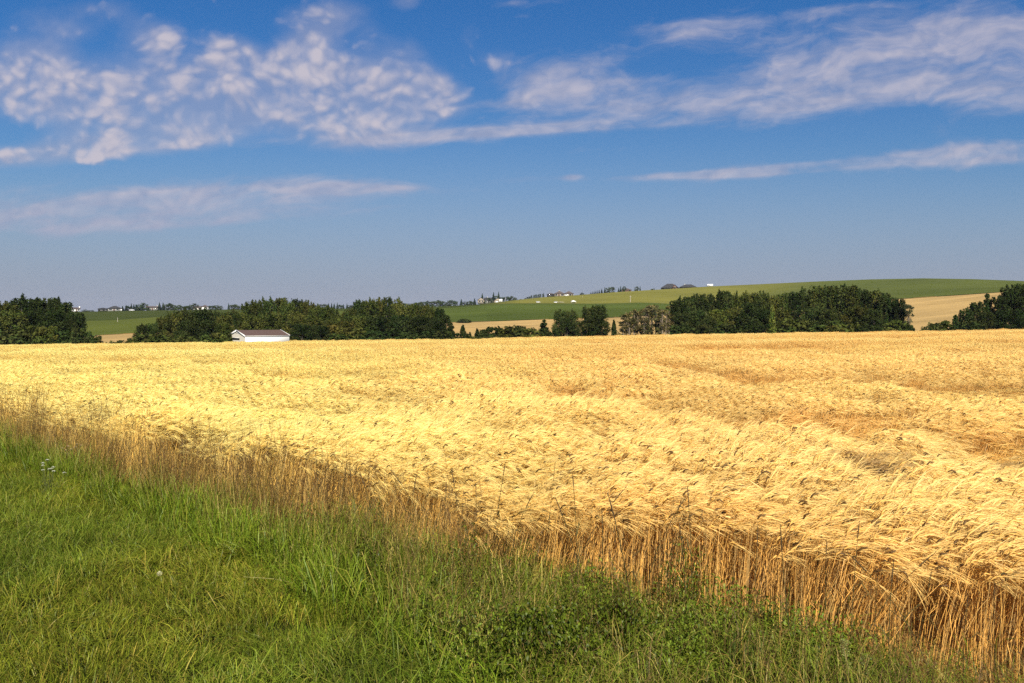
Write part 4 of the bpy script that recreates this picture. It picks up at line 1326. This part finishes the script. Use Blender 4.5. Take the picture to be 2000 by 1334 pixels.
far_row([('round', 1137, 571, 4), ('spruce', 1154, 570, 2), ('spruce', 1158, 568, 2), ('spruce', 1162, 567, 2.2), ('spruce', 1166, 566, 2.2), ('spruce', 1170, 565, 2.5), ('spruce', 1175, 563, 3), ('spruce', 1181, 560, 3), ('round', 1186, 562, 4), ('round', 1191, 561, 4), ('round', 1197, 560, 4), ('spruce', 1208, 561, 3), ('spruce', 1212, 558, 3), ('round', 1219, 558, 4), ('round', 1243, 559, 4.5), ('spruce', 1250, 558, 2), ('spruce', 1277, 561, 1.6), ('bush', 1273, 563, 2)], 848, 'dark trees on the hill crest', 'along the crest right of the tan bungalow')


# ------------------------------------------------------------------ houses on the far hills
def house(px, r, rz, blocks, label, sink=.3, wallm='tan', roofm='dark_roof'):
    """blocks: dict(x0,x1,y0,y1,eave,rise,roof='hip'|'gx'|'gy',mat,roofm,win=[(x0,x1,z0,z1,kind)]) in metres; front is -y"""
    root = empty('house', spot(px, r) - Vector((0, 0, sink)), rz - float(az(px)))
    tag(root, label, 'house', 'houses on the far hills')
    for b in blocks:
        x0, x1, y0, y1, e, rise = b['x0'], b['x1'], b['y0'], b['y1'], b['eave'] + sink, b['rise']
        m = b.get('mat', wallm)
        wl = MB(); wl.box(x0, x1, y0, y1, 0, e)
        wall = None
        ov = .5
        X0, X1, Y0, Y1 = x0 - ov, x1 + ov, y0 - ov, y1 + ov
        rf = MB()
        th = .18
        if b['roof'] == 'hip':
            s = min(X1 - X0, Y1 - Y0) / 2 * .96
            if X1 - X0 >= Y1 - Y0:
                A, B = ((X0 + s, (Y0 + Y1) / 2, e + rise), (X1 - s, (Y0 + Y1) / 2, e + rise))
                top = [[(X0, Y0), (X1, Y0), B, A], [(X1, Y0), (X1, Y1), B], [(X1, Y1), (X0, Y1), A, B], [(X0, Y1), (X0, Y0), A]]
            else:
                A, B = (((X0 + X1) / 2, Y0 + s, e + rise), ((X0 + X1) / 2, Y1 - s, e + rise))
                top = [[(X0, Y0), (X1, Y0), A], [(X1, Y0), (X1, Y1), B, A], [(X1, Y1), (X0, Y1), B], [(X0, Y1), (X0, Y0), A, B]]
            for f in top:
                rf.poly([p if len(p) == 3 else (p[0], p[1], e + .02) for p in f])
        elif b['roof'] == 'gx':
            ym = (Y0 + Y1) / 2
            rf.poly([(X0, Y0, e - .05), (X1, Y0, e - .05), (X1, ym, e + rise), (X0, ym, e + rise)])
            rf.poly([(X1, Y1, e - .05), (X0, Y1, e - .05), (X0, ym, e + rise), (X1, ym, e + rise)])
            for x in (x0, x1):
                wl.poly([(x, y0, e), (x, y1, e), (x, ym, e + rise * .92)])
        else:
            xm = (X0 + X1) / 2
            rf.poly([(X0, Y1, e - .05), (X0, Y0, e - .05), (xm, Y0, e + rise), (xm, Y1, e + rise)])
            rf.poly([(X1, Y0, e - .05), (X1, Y1, e - .05), (xm, Y1, e + rise), (xm, Y0, e + rise)])
            for y in (y0, y1):
                wl.poly([(x0, y, e), (x1, y, e), (xm, y, e + rise * .92)])
        rf.box(X0, X1, Y0, Y1, e - th, e - .06)      # soffit and fascia
        wall = wl.build('wall', M[m], root)
        roof = rf.build('roof', M[b.get('roofm', roofm)], root)
        for (a0, a1, z0, z1, kd) in b.get('win', []):
            w = MB(); w.box(a0, a1, y0 - .06, y0 - .004, z0 + sink, z1 + sink)
            if kd == 'w':
                o = w.build('window', M['glass'], root)
                f = MB(); f.box(a0 - .12, a1 + .12, y0 - .09, y0 - .002, z1 + sink + .01, z1 + sink + .14); f.box(a0 - .12, a1 + .12, y0 - .09, y0 - .002, z0 + sink - .14, z0 + sink - .01)
                f.build('window_frame', M['trim'], o)
            elif kd == 'g':
                w.build('garage_door', M['trim'], root)
            else:
                w.build('door', M['red'], root)
        for (cx, cy, cw, ch, cm) in b.get('chim', []):
            c = MB(); c.box(cx - cw / 2, cx + cw / 2, cy - cw / 2, cy + cw / 2, e + rise * .2, e + rise + ch)
            c.build('chimney', M[cm], roof)
    return root


house(146, 842, 0, [dict(x0=-5, x1=4.3, y0=0, y1=8, eave=2.6, rise=1.3, roof='gx', mat='white', roofm='mauve_roof', win=[(-4.2, -2.8, 1, 2.1, 'w'), (-1.6, -.4, .9, 2.1, 'w'), (1.2, 2.2, .1, 2.1, 'd'), (2.8, 3.8, 1, 2.1, 'w')], chim=[(4.0, 3, .9, .9, 'white')])],
      'small white house at the left, just right of the dark left-hand clump')
house(216, 843, 0, [dict(x0=-10, x1=-2, y0=1, y1=8, eave=2.2, rise=.9, roof='hip', mat='slot', roofm='dark_roof', win=[(-8, -6, .9, 1.8, 'w'), (-4.5, -3, .9, 1.8, 'w')]),
                    dict(x0=-2, x1=9.5, y0=-1, y1=9, eave=2.5, rise=2.3, roof='hip', mat='grey', roofm='dark_roof', win=[(-1, 1.2, .9, 2, 'w'), (2.4, 3.6, .1, 2.1, 'd'), (8.4, 9.3, .1, 2.1, 'g'), (5, 6.6, .9, 2, 'w')])],
      'low dark-roofed house on the left hill, left of a spruce row')
house(298, 848, 0, [dict(x0=-5.2, x1=5, y0=0, y1=8, eave=2.9, rise=1.2, roof='gx', mat='grey', roofm='mauve_roof', win=[(-4, -2.6, 1, 2.2, 'w'), (-.6, .6, .1, 2.2, 'd'), (2, 3.6, 1, 2.2, 'w')], chim=[(4.2, 3, .8, .9, 'grey')])],
      'pale grey house tucked between two tree rows on the left hill')
house(393, 842, 0, [dict(x0=-6.5, x1=.5, y0=1, y1=8, eave=2.2, rise=1.5, roof='gx', mat='cream', roofm='mauve_roof', win=[(-5, -3.6, .8, 1.8, 'w'), (-2.4, -1, .8, 1.8, 'w')]),
                    dict(x0=.5, x1=6.4, y0=-1, y1=8, eave=3.0, rise=1.9, roof='hip', mat='white', roofm='mauve_roof', win=[(1.2, 3.4, .1, 2.3, 'g'), (4.2, 5.6, .9, 2.2, 'w')])],
      'white house with brown roof peeping over the dark mound')
house(956, 838, 0, [dict(x0=-11.5, x1=-5, y0=-2, y1=7, eave=3.6, rise=2.3, roof='gy', mat='tan', roofm='dark_roof', win=[(-10.2, -8.8, 1.2, 2.8, 'w'), (-7.6, -6.4, 1.2, 2.8, 'w')]),
                    dict(x0=-5, x1=4.5, y0=1, y1=8, eave=3.3, rise=2.7, roof='gx', mat='grey', roofm='dark_roof', win=[(-4, -2.4, 1, 2.5, 'w'), (-1.2, 0, .1, 2.3, 'd'), (1, 2.6, 1, 2.5, 'w')], chim=[(-2, 5, .9, 1.0, 'grey')]),
                    dict(x0=4.5, x1=12, y0=-3, y1=7, eave=2.8, rise=2.7, roof='gy', mat='tan', roofm='dark_roof', win=[(6, 8.4, .1, 2.4, 'g'), (9.4, 11, 1, 2.3, 'w')])],
      'grey two-gabled house with dark roof among spruces on the hill')
house(1094, 844, 0, [dict(x0=-13, x1=-5.5, y0=1, y1=9, eave=2.3, rise=1.2, roof='hip', mat='slot', roofm='mauve_roof', win=[(-12, -9, .6, 1.9, 'w')]),
                     dict(x0=-5.5, x1=4, y0=0, y1=11, eave=2.7, rise=2.9, roof='hip', mat='tan', roofm='mauve_roof', win=[(-4.6, -3, .6, 2.2, 'w'), (-1.8, -.4, .1, 2.3, 'd'), (1, 3, .7, 2.2, 'w')], chim=[(-1, 5, .9, .8, 'tan')]),
                     dict(x0=4, x1=13, y0=-1, y1=10, eave=2.7, rise=2.7, roof='hip', mat='tan', roofm='mauve_roof', win=[(5, 7.6, .1, 2.3, 'g'), (9, 10.8, .7, 2.2, 'w'), (11.4, 12.4, .7, 2.2, 'w')])],
      'wide tan bungalow with brown hipped roofs on the hill crest')
house(1224, 862, 0, [dict(x0=-5, x1=4.5, y0=0, y1=8, eave=2.4, rise=1.7, roof='hip', mat='red', roofm='mauve_roof', win=[(-3.6, -2, .9, 2, 'w'), (.2, 1.2, .1, 2, 'd'), (2, 3.4, .9, 2, 'w')])],
      'low reddish roof showing behind spruces on the hill crest')
house(1311, 858, 0, [dict(x0=-10, x1=7, y0=0, y1=12, eave=1.6, rise=4.3, roof='hip', mat='slot', roofm='dark_roof', win=[(-7, -5, .3, 1.3, 'w'), (-2, 0, .3, 1.3, 'w')]),
                     dict(x0=1, x1=5.6, y0=-1.2, y1=6, eave=2.2, rise=2.6, roof='gy', mat='red', roofm='dark_roof', win=[(2.4, 4.2, .6, 2.2, 'w')], chim=[(2, 5, .9, .6, 'red')])],
      'big dark hipped roof with a reddish gable on the hill crest')
house(1343, 860, 0, [dict(x0=-8, x1=8.5, y0=0, y1=11, eave=1.4, rise=2.9, roof='hip', mat='slot', roofm='dark_roof', win=[(-5, -3, .3, 1.2, 'w'), (1, 3, .3, 1.2, 'w')], chim=[(-3, 5, .8, .7, 'grey')])],
      'lower dark hipped roof just right of the reddish gable')


# ------------------------------------------------------------------ small things on the hills
def car_parts():
    b = MB()
    prof = [(-2.2, .35), (-2.25, .75), (-2.1, .95), (-1.0, 1.02), (1.15, 1.05), (2.05, .88), (2.2, .6), (2.15, .35)]
    L0 = [(x, -.85, z) for x, z in prof]; L1 = [(x, .85, z) for x, z in prof]
    b.poly(L0); b.poly(L1[::-1])
    for i in range(len(prof)):
        j = (i + 1) % len(prof)
        b.poly([L0[i], L1[i], L1[j], L0[j]])
    rf = [(-1.75, 1.46), (.55, 1.5)]
    b.box(-1.8, .6, -.68, .68, 1.46, 1.53)
    for x in (-1.75, -.55, .55):
        for y in (-.70, .64):
            b.box(x - .05, x + .05, y, y + .06, 1.0, 1.47)
    g = MB()
    g.add([(-2.0, -.72, 1.0), (1.1, -.72, 1.03), (.56, -.66, 1.46), (-1.74, -.66, 1.46), (-2.0, .72, 1.0), (1.1, .72, 1.03), (.56, .66, 1.46), (-1.74, .66, 1.46)],
          Q=[[0, 1, 2, 3], [7, 6, 5, 4], [1, 5, 6, 2], [4, 0, 3, 7]])
    ws = []
    for x in (-1.4, 1.35):
        for y in (-.86, .68):
            w = MB()
            P = np.array([[[x, y, .33], [x, y + .09, .33], [x, y + .18, .33]]])
            w.tubes(P, np.array([[.33, .33, .33]]), np.ones(3), m=12)
            a = np.arange(12) * math.pi / 6
            for yy in (y, y + .18):
                w.poly([(x + .33 * math.cos(t), yy, .33 + .33 * math.sin(t)) for t in a])
            ws.append(w)
    return b, g, ws


_b, _g, _ws = car_parts()
CAR = [('body', _b.mesh('body', M['paint']), None), ('window', _g.mesh('window', M['glass']), None)] + [('wheel', w.mesh('wheel', M['tyre']), None) for w in _ws]


def car(px, r, rz, label, s=1.0, dz=0.0):
    root = empty('parked_car', spot(px, r) + Vector((0, 0, dz)), rz)
    root.scale = (s, s, s)
    tag(root, label, 'car', 'white cars parked on the hills')
    for nm, me, _ in CAR:
        o = bpy.data.objects.new(nm, me); COL.objects.link(o); o.parent = root


car(258.5, 836, .1, 'small white car standing on the green crest below the spruce row', .95)
car(1051, 655, .15, 'white car parked on the hillside below the columnar poplars', .72)
car(1086, 652, 0, 'white car beside a pale trailer on the hillside track', .72)
car(1106, 838, .05, 'white car parked before the tan bungalow', 1.05)


def flat_trailer():
    root = empty('flat_trailer', spot(1094, 652), 0.03)
    tag(root, 'low pale trailer on the hillside right of a white car', 'trailer')
    b = MB(); b.box(-2.4, 2.4, -.9, .9, .55, .75); b.box(-2.4, -2.2, -.9, .9, .75, 1.2); b.box(2.4, 3.3, -.06, .06, .55, .65)
    b.build('bed', M['cream'], root)
    for x in (-.6, .5):
        w = MB(); w.tubes(np.array([[[x, -1.1, .32], [x, 0, .32], [x, 1.1, .32]]]), np.array([[.32, .32, .32]]), np.ones(3), m=10)
        w.build('wheel', M['tyre'], root)


def camper():
    root = empty('camper_trailer', spot(1386, 850), .05)
    tag(root, 'white camper trailer alone on the hill crest right of the dark roofs', 'trailer')
    b = MB(); b.box(-2.8, 2.8, -1.1, 1.1, .5, 2.5); b.box(-2.6, 2.6, -1.0, 1.0, 2.5, 2.62)
    b.build('body', M['paint'], root)
    w = MB(); w.box(-1.8, -.6, -1.14, -1.104, 1.4, 2.0); w.build('window', M['glass'], root)
    w = MB(); w.box(.8, 1.6, -1.14, -1.104, .6, 2.2); w.build('door', M['trim'], root)
    for x in (-.5, .5):
        w = MB(); w.tubes(np.array([[[x, -1.12, .34], [x, 0, .34], [x, 1.12, .34]]]), np.array([[.34, .34, .34]]), np.ones(3), m=10)
        w.build('wheel', M['tyre'], root)
    h = MB(); h.box(2.8, 4.0, -.08, .08, .5, .62); h.build('hitch', M['tyre'], root)
    a = MB(); a.box(1.9, 2.0, -.05, .05, 2.62, 3.4); a.build('antenna', M['trim'], root)


def gazebo():
    root = empty('white_canopy', spot(1119.5, 648), .2)
    tag(root, 'white peaked canopy tent on the hillside above the bushy trees', 'canopy')
    rf = MB()
    w, e, t = 1.75, 1.45, 2.35
    c = [(-w, -w, e), (w, -w, e), (w, w, e), (-w, w, e)]
    for i in range(4):
        rf.poly([c[i], c[(i + 1) % 4], (0, 0, t)])
    for i in range(4):
        p, q = c[i], c[(i + 1) % 4]
        rf.poly([(p[0], p[1], e - .2), (q[0], q[1], e - .2), q, p])
    rf.build('roof', M['trim'], root)
    for x in (-w + .08, w - .08):
        for y in (-w + .08, w - .08):
            p = MB(); p.box(x - .05, x + .05, y - .05, y + .05, -.2, e - .21); p.build('leg', M['trim'], root)
    b = MB(); b.box(-1.2, 1.2, -.6, .6, 0, .62); b.build('table', M['grey'], root)


def white_shed_small():
    root = empty('garden_shed', spot(978, 820), .1)
    tag(root, 'tiny white garden shed at the right end of the grey house', 'shed')
    w = MB(); w.box(-1.4, 1.4, -1.2, 1.2, -.3, 1.9); w.build('wall', M['white'], root)
    r = MB(); r.poly([(-1.6, -1.4, 1.92), (1.6, -1.4, 1.92), (1.6, 0, 2.6), (-1.6, 0, 2.6)]); r.poly([(1.6, 1.4, 1.92), (-1.6, 1.4, 1.92), (-1.6, 0, 2.6), (1.6, 0, 2.6)]); r.build('roof', M['trim'], root)
    d = MB(); d.box(-.4, .4, -1.24, -1.204, 0, 1.7); d.build('door', M['grey'], root)


def pole(px, top, r, label, w=.16, arm=True):
    p = spot(px, r)
    h = float(zline(px, top, r)) - p.z
    root = empty('utility_pole', p - Vector((0, 0, .3)))
    tag(root, label, 'pole', 'poles on the far hills')
    s = MB(); s.tubes(np.array([[[0, 0, 0], [0, 0, h * .5], [0, 0, h + .3]]]), np.array([[w, w * .9, w * .75]]), np.ones(3), m=8); s.build('shaft', M['pole'], root)
    if arm:
        a = MB(); a.box(-.8, .8, -.08, .08, h - .5, h - .32); a.build('crossarm', M['pole'], root)


flat_trailer(); camper(); gazebo(); white_shed_small()
pole(1231, 577, 655, 'pale utility pole standing on the boundary of the two green fields', .20)
pole(1137.5, 578, 740, 'slim pale pole on the yellow-green slope below the bungalow', .12, False)
pole(987, 581, 832, 'pale post right of the grey house', .16, False)
pole(230, 620, 600, 'short white marker post in the left green field', .14, False)


# ------------------------------------------------------------------ plants one can pick out in the foreground
hr = np.random.default_rng(33)


def stalk_mesh(seed, head=.12):
    """wild grass stalk, 1 m tall, with a narrow dark spike"""
    rng = np.random.default_rng(seed)
    a = rng.uniform(-.05, .34)
    t = np.linspace(0, 1, 6)
    P = np.c_[a * t ** 2, rng.normal(0, .02) * t ** 2, t]
    st = MB(); st.tubes(P[None], np.array([[.0024, .0022, .002, .0018, .0016, .0014]]), np.array([.10, .085, .035]), m=4)
    lf = rng.uniform(.25, .6, 2)
    for z in lf:
        d = rand_side(1, rng)[0]; b = np.array([a * z * z, 0, z])
        L = np.array([[b, b + d * .09 + [0, 0, .09], b + d * .2 + [0, 0, .02]]])
        st.ribbons(L, np.array([[.006, .006, .001]]), np.cross(d, [0, 0, 1.0])[None], np.array([.13, .11, .04]) * np.ones((1, 3, 3)))
    hd = MB()
    z0 = 1 - head
    tt = np.linspace(z0, 1.0, 5)
    Q = np.c_[a * tt ** 2, np.interp(tt, t, P[:, 1]), tt]
    hd.tubes(Q[None], np.array([[.0015, .0028, .003, .0024, .0009]]), np.array([.11, .075, .04]), m=5)
    nb = 26
    s = Q[rng.integers(0, 5, nb)]
    d = unit(nb, rng) * .5 + [0, 0, .8]
    hd.ribbons(np.stack([s, s + d * .006, s + d * .011], 1), np.tile([.0022, .002, .0006], (nb, 1)), rand_side(nb, rng), np.array([.13, .09, .05]) * np.ones((nb, 3, 3)))
    return st.mesh('stem', M['herb']), hd.mesh('seed_head', M['herb'])


STALKS = [stalk_mesh(600 + i, .10 + .03 * i) for i in range(5)]
# photograph top (px, py) of each stalk and the side it leans to
SPIKES = [(1062, 905, 0), (1110, 945, 1), (1156, 960, -1), (1175, 985, -1), (1238, 955, -2), (1355, 942, -1), (1264, 982, 1), (1340, 1010, -1), (1470, 1022, -1), (1556, 1008, 1),
          (1667, 1015, 1), (1680, 1060, 1), (1622, 1055, 0), (1712, 1110, 0), (1745, 1090, 1), (1790, 1110, 0), (1830, 1085, -1), (1892, 1145, 0), (1957, 1130, 0), (1987, 1105, 0),
          (955, 905, 1), (840, 922, -1), (900, 918, -1), (790, 930, 1), (870, 940, 1), (925, 945, -1), (1000, 975, 1), (745, 920, -1), (700, 905, -1), (660, 900, 1), (620, 885, -1), (560, 880, 0),
          (480, 862, 0), (60, 770, 0), (350, 845, 0), (1130, 930, -1)]
for i, (px, py, ln) in enumerate(SPIKES):
    # foot on the verge side of the barley edge under that point
    xs = None
    for r in np.arange(4.5, 40, .05):
        p = float(az(px)); X, Y = r * math.sin(p), r * math.cos(p)
        if Y > float(edge_y(EDGE_BARLEY, X)) - .05:
            break
    z0 = ground(px, r)
    h = float(zline(px, py, r)) - z0
    h = min(max(h, .6), 1.35)
    root = empty('wild_grass_stalk', spot(px, r), hr.uniform(-.4, .4) + (math.pi if ln < 0 else 0))
    root.scale = (.9 + .6 * abs(ln), 1, h)
    k = sorted(p[0] for p in SPIKES).index(px)
    which = ORD[k] + ' from left' if k < len(SPIKES) / 2 else ORD[len(SPIKES) - 1 - k] + ' from right'
    root.rotation_euler = (hr.normal(0, .10), hr.normal(0, .10) - .03 * ln, root.rotation_euler.z)
    tag(root, f'thin dark wild grass stalk with narrow seed head, {which} along the barley edge', 'grass stalk', 'wild grass stalks at the barley edge')
    for nm, me in zip(('stem', 'seed_head'), STALKS[i % 5]):
        o = bpy.data.objects.new(nm, me); COL.objects.link(o); o.parent = root
        o.color = (1, 1, 1, 1)


def dandelion():
    r = hit(307, 1123, .13)
    p = spot(307, r)
    root = empty('dandelion_clock', p)
    tag(root, 'round pale dandelion seed head standing alone in the short grass', 'dandelion')
    h = float(zline(307, 1121, r)) - p.z
    s = MB(); s.tubes(np.array([[[0, 0, 0], [.01, 0, h * .5], [0, 0, h]]]), np.array([[.003, .0028, .0025]]), np.array([.16, .17, .06]), m=6); s.build('stem', M['herb'], root)
    rng = np.random.default_rng(4)
    c = MB(); n = 420
    d = unit(n, rng)
    ctr = np.array([0, 0, h])
    R = .024
    P = np.stack([ctr + d * .004, ctr + d * R * .8, ctr + d * R], 1)
    c.ribbons(P, np.tile([.0006, .0008, .0006], (n, 1)), rand_side(n, rng), np.array([.62, .60, .36]) * np.ones((n, 3, 3)))
    for k in range(5):
        a = np.cross(d, unit(n, rng)); a /= np.linalg.norm(a, axis=1, keepdims=True)
        P2 = np.stack([ctr + d * R * .82, ctr + d * R * .95 + a * .0035, ctr + d * R + a * .006], 1)
        c.ribbons(P2, np.tile([.001, .0012, .0008], (n, 1)), np.cross(a, d), np.array([.66, .64, .40]) * np.ones((n, 3, 3)))
    c.build('seed_head', M['herb'], root)
    k = MB()
    t = np.linspace(-1, 1, 7)
    k.tubes((np.c_[0 * t, 0 * t, h + t * .006])[None], (.0058 * np.sqrt(1.02 - t ** 2))[None], np.array([.10, .09, .03]), m=8)
    k.build('core', M['herb'], root)


def yarrow(pts, px0, col, label):
    """a plant with flat flower heads at the photograph points pts"""
    r = hit(px0, sum(p[1] for p in pts) / len(pts) + 6, .42)
    p = spot(px0, r)
    root = empty('yarrow_plant', p)
    tag(root, label, 'flower')
    rng = np.random.default_rng(len(pts))
    st = MB()
    for (px, py) in pts:
        rr = r + rng.uniform(-.25, .25)
        q = spot(px, rr); q.z = float(zline(px, py, rr))
        T = np.array(q - p); B = np.array([T[0] * .3, T[1] * .5, 0])
        st.tubes(np.stack([B, (B + T) / 2 + [0, 0, .04], T])[None], np.array([[.003, .0026, .002]]), np.array([.12, .13, .05]), m=4)
        f = MB(); n = 26
        a = rng.uniform(0, 6.283, n); qd = np.sqrt(rng.random(n)) * .023
        C = T + np.c_[qd * np.cos(a), qd * np.sin(a), .012 * (1 - (qd / .023) ** 2) + rng.uniform(0, .004, n)]
        u = np.array([1.0, 0, 0]); w = np.array([0, 1.0, .25]); s = rng.uniform(.0035, .006, (n, 1))
        V = np.stack([C - u * s, C - w * s, C + u * s, C + w * s], 1).reshape(-1, 3)
        f.add(V, Q=np.arange(n * 4).reshape(-1, 4), col=np.repeat(np.asarray(col) * rng.uniform(.8, 1.15, (n, 1)), 4, 0))
        m = 8
        f.tubes(np.stack([np.repeat((T - [0, 0, .03])[None], m, 0), C[:m] * .5 + (T - [0, 0, .015]) * .5, C[:m]], 1), np.tile([.0012, .001, .0008], (m, 1)), np.array([.13, .14, .06]), m=3)
        f.build('flower_head', M['herb'], root)
    n = 60
    z = rng.uniform(.03, .35, n); a = rand_side(n, rng)
    B = np.c_[rng.normal(0, .08, n), rng.normal(0, .08, n), z]
    st.ribbons(np.stack([B, B + a * .05 + [0, 0, .03], B + a * .1], 1), np.tile([.006, .012, .002], (n, 1)), np.cross(a, [0, 0, 1.0]), np.array([.10, .12, .035]) * np.ones((n, 3, 3)))
    st.build('stems', M['herb'], root)


def leafy(px, py_base, half_px, top_py, label, cols, leaf=(.030, .012), cat='weed', nst=14, spike=False, name='leafy_weed', tint=1.0):
    r = hit(px, py_base)
    p = spot(px, r)
    root = empty(name, p)
    tag(root, label, cat)
    h = float(zline(px, top_py, r)) - p.z
    w = half_px / F * r
    rng = np.random.default_rng(int(px))
    st, lf = MB(), MB()
    a = rng.uniform(0, 6.283, nst); q = np.sqrt(rng.random(nst))
    T = np.c_[q * w * np.cos(a), q * w * np.sin(a), h * (1 - .45 * q ** 2) * rng.uniform(.8, 1.0, nst)]
    B = T * [.25, .25, 0]
    Mid = (T + B) / 2 + np.c_[np.zeros((nst, 2)), np.full(nst, h * .06)]
    st.tubes(np.stack([B, Mid, T], 1), np.tile([.004, .0035, .002], (nst, 1)), np.array([.09, .09, .035]), m=4)
    per = 85 if not spike else 150
    N = nst * per
    rp = np.repeat(np.arange(nst), per)
    t = rng.uniform(.12 if not spike else .25, 1, N)[:, None]
    C = B[rp] * (1 - t) ** 2 + 2 * Mid[rp] * t * (1 - t) + T[rp] * t ** 2
    d = unit(N, rng) + [0, 0, .25]; d /= np.linalg.norm(d, axis=1, keepdims=True)
    ln = leaf[0] * rng.uniform(.6, 1.5, (N, 1)) * (1.25 - .7 * t)
    off = d * (.012 if not spike else .018) * rng.uniform(.2, 1.6, (N, 1))
    P = np.stack([C + off, C + off + d * ln * .5, C + off + d * ln], 1)
    s = np.cross(d, unit(N, rng)); s /= np.linalg.norm(s, axis=1, keepdims=True) + 1e-9
    cc = np.asarray(cols)[rng.integers(0, len(cols), N)] * rng.uniform(.7, 1.35, (N, 1)) * tint
    lf.ribbons(P, np.tile([leaf[1] * .5, leaf[1], leaf[1] * .15], (N, 1)), s, np.repeat(cc[:, None], 3, 1))
    st.build('stems', M['herb'], root); lf.build('leaves', M['herb'], root)


def tuft(px, py_base, top_py, half_px, label, col):
    r = hit(px, py_base)
    p = spot(px, r); root = empty('grass_tuft', p)
    tag(root, label, 'grass tuft')
    h = float(zline(px, top_py, r)) - p.z
    rng = np.random.default_rng(int(px) + 1)
    n = 46
    w = half_px / F * r
    B = np.c_[rng.normal(0, w * .4, n), rng.normal(0, w * .4, n), np.zeros(n)]
    D = rand_side(n, rng); hh = h * rng.uniform(.55, 1.0, (n, 1)); k = np.abs(rng.normal(.10, .08, (n, 1)))
    up = np.array([0, 0, 1.0])
    P = np.stack([B, B + up * hh * .5 + D * hh * k * .3, B + up * hh * .8 + D * hh * k * .7, B + up * hh + D * hh * k * 1.3], 1)
    c = np.asarray(col) * rng.uniform(.7, 1.3, (n, 1))
    b = MB(); b.ribbons(P, np.tile([.009, .010, .008, .001], (n, 1)), np.cross(D, up), np.repeat(c[:, None], 4, 1))
    b.build('blades', M['herb'], root)
    s = MB(); s.tubes(np.stack([B[:6], P[:6, 1], P[:6, 2]], 1), np.tile([.005, .004, .002], (6, 1)), np.asarray(col) * .8, m=5)
    s.build('stems', M['herb'], root)


dandelion()
yarrow([(80, 905), (89, 899), (80, 910), (100, 913), (97, 916), (80, 919), (101, 921), (122, 924), (92, 917)], 90, (.62, .62, .50), 'yarrow plant with white flower heads at the grass edge on the left')
yarrow([(118, 876), (125, 880), (130, 872), (136, 878), (143, 874), (150, 878), (155, 870), (160, 881), (148, 868), (126, 886), (166, 876), (172, 880)], 145, (.50, .38, .22), 'yarrow plant with faded tan flower heads behind the white one')
DK = [(.060, .082, .008), (.080, .100, .010), (.042, .060, .007)]
LG = [(.150, .185, .018), (.115, .155, .014), (.19, .21, .025)]
SG = [(.30, .33, .12), (.22, .27, .08), (.36, .36, .13)]
leafy(1212, 1256, 34, 1158, 'very dark leafy weed in front of the barley stems, right of centre', DK)
leafy(1050, 1345, 56, 1278, 'dark bushy weed at the bottom edge right of centre', DK, nst=20)
leafy(950, 1315, 46, 1258, 'dark green leafy weed left of the bushy bottom weed', DK + LG, nst=18)
leafy(650, 1102, 42, 990, 'green leafy weed rising among tawny verge grass, left of centre', DK + LG, nst=14)
leafy(1325, 1338, 52, 1262, 'light green leafy weed near the bottom, right of the dark bushy one', LG, nst=18)
leafy(870, 1275, 44, 1228, 'low green weed at the border of the mown grass', DK + LG, nst=16)
leafy(1150, 1300, 36, 1240, 'mid-green weed just below the very dark leafy one', LG + DK, nst=14)
leafy(1505, 1270, 36, 1180, 'green leafy weed against the base of the barley stems', LG, nst=12)
leafy(1658, 1345, 14, 1232, 'taller grey-green spike weed at the bottom right', SG, (.014, .006), nst=4, spike=True, name='spike_weed')
leafy(1694, 1345, 14, 1266, 'shorter grey-green spike weed right of the taller one', SG, (.014, .006), nst=4, spike=True, name='spike_weed')
tuft(1300, 1150, 1052, 12, 'dark green upright grass tuft standing against the barley stems', (.050, .068, .020))
tuft(1460, 1330, 1230, 40, 'broad-bladed green grass tuft at the bottom right of centre', (.10, .14, .03))


def straw():
    ra, rb = hit(472, 1127, .20), hit(590, 1140, .14)
    A = spot(472, ra); A.z = float(zline(472, 1127, ra)); B = spot(590, rb); B.z = float(zline(590, 1143, rb))
    Mm = (A + B) / 2; Mm.z += .02
    root = empty('fallen_straw', Vector((Mm.x, Mm.y, ground(530, (ra + rb) / 2))))
    tag(root, 'long pale fallen straw lying across the mown grass', 'straw')
    o = root.location
    P = np.array([[list(A - o), list(Mm - o), list(B - o)]])
    b = MB(); b.tubes(P, np.array([[.0018, .0022, .0015]]), np.array([.40, .36, .14]), m=5); b.build('stem', M['herb'], root)


straw()


# ------------------------------------------------------------------ summer haze
def haze(density):
    b = MB(); b.box(-3050, 3050, -3050, 3050, -62, 75)
    m, t = new_mat('summer_haze')
    v = t.new('ShaderNodeVolumePrincipled')
    v.inputs['Color'].default_value = (.86, .90, 1.0, 1)
    v.inputs['Density'].default_value = density
    v.inputs['Anisotropy'].default_value = 0.0
    o = t.new('ShaderNodeOutputMaterial')
    t.t.links.new(v.outputs[0], o.inputs['Volume'])
    ob = b.build('haze', m)
    tag(ob, 'thin blue summer haze over the far hills', kind='stuff')


haze(.00005)
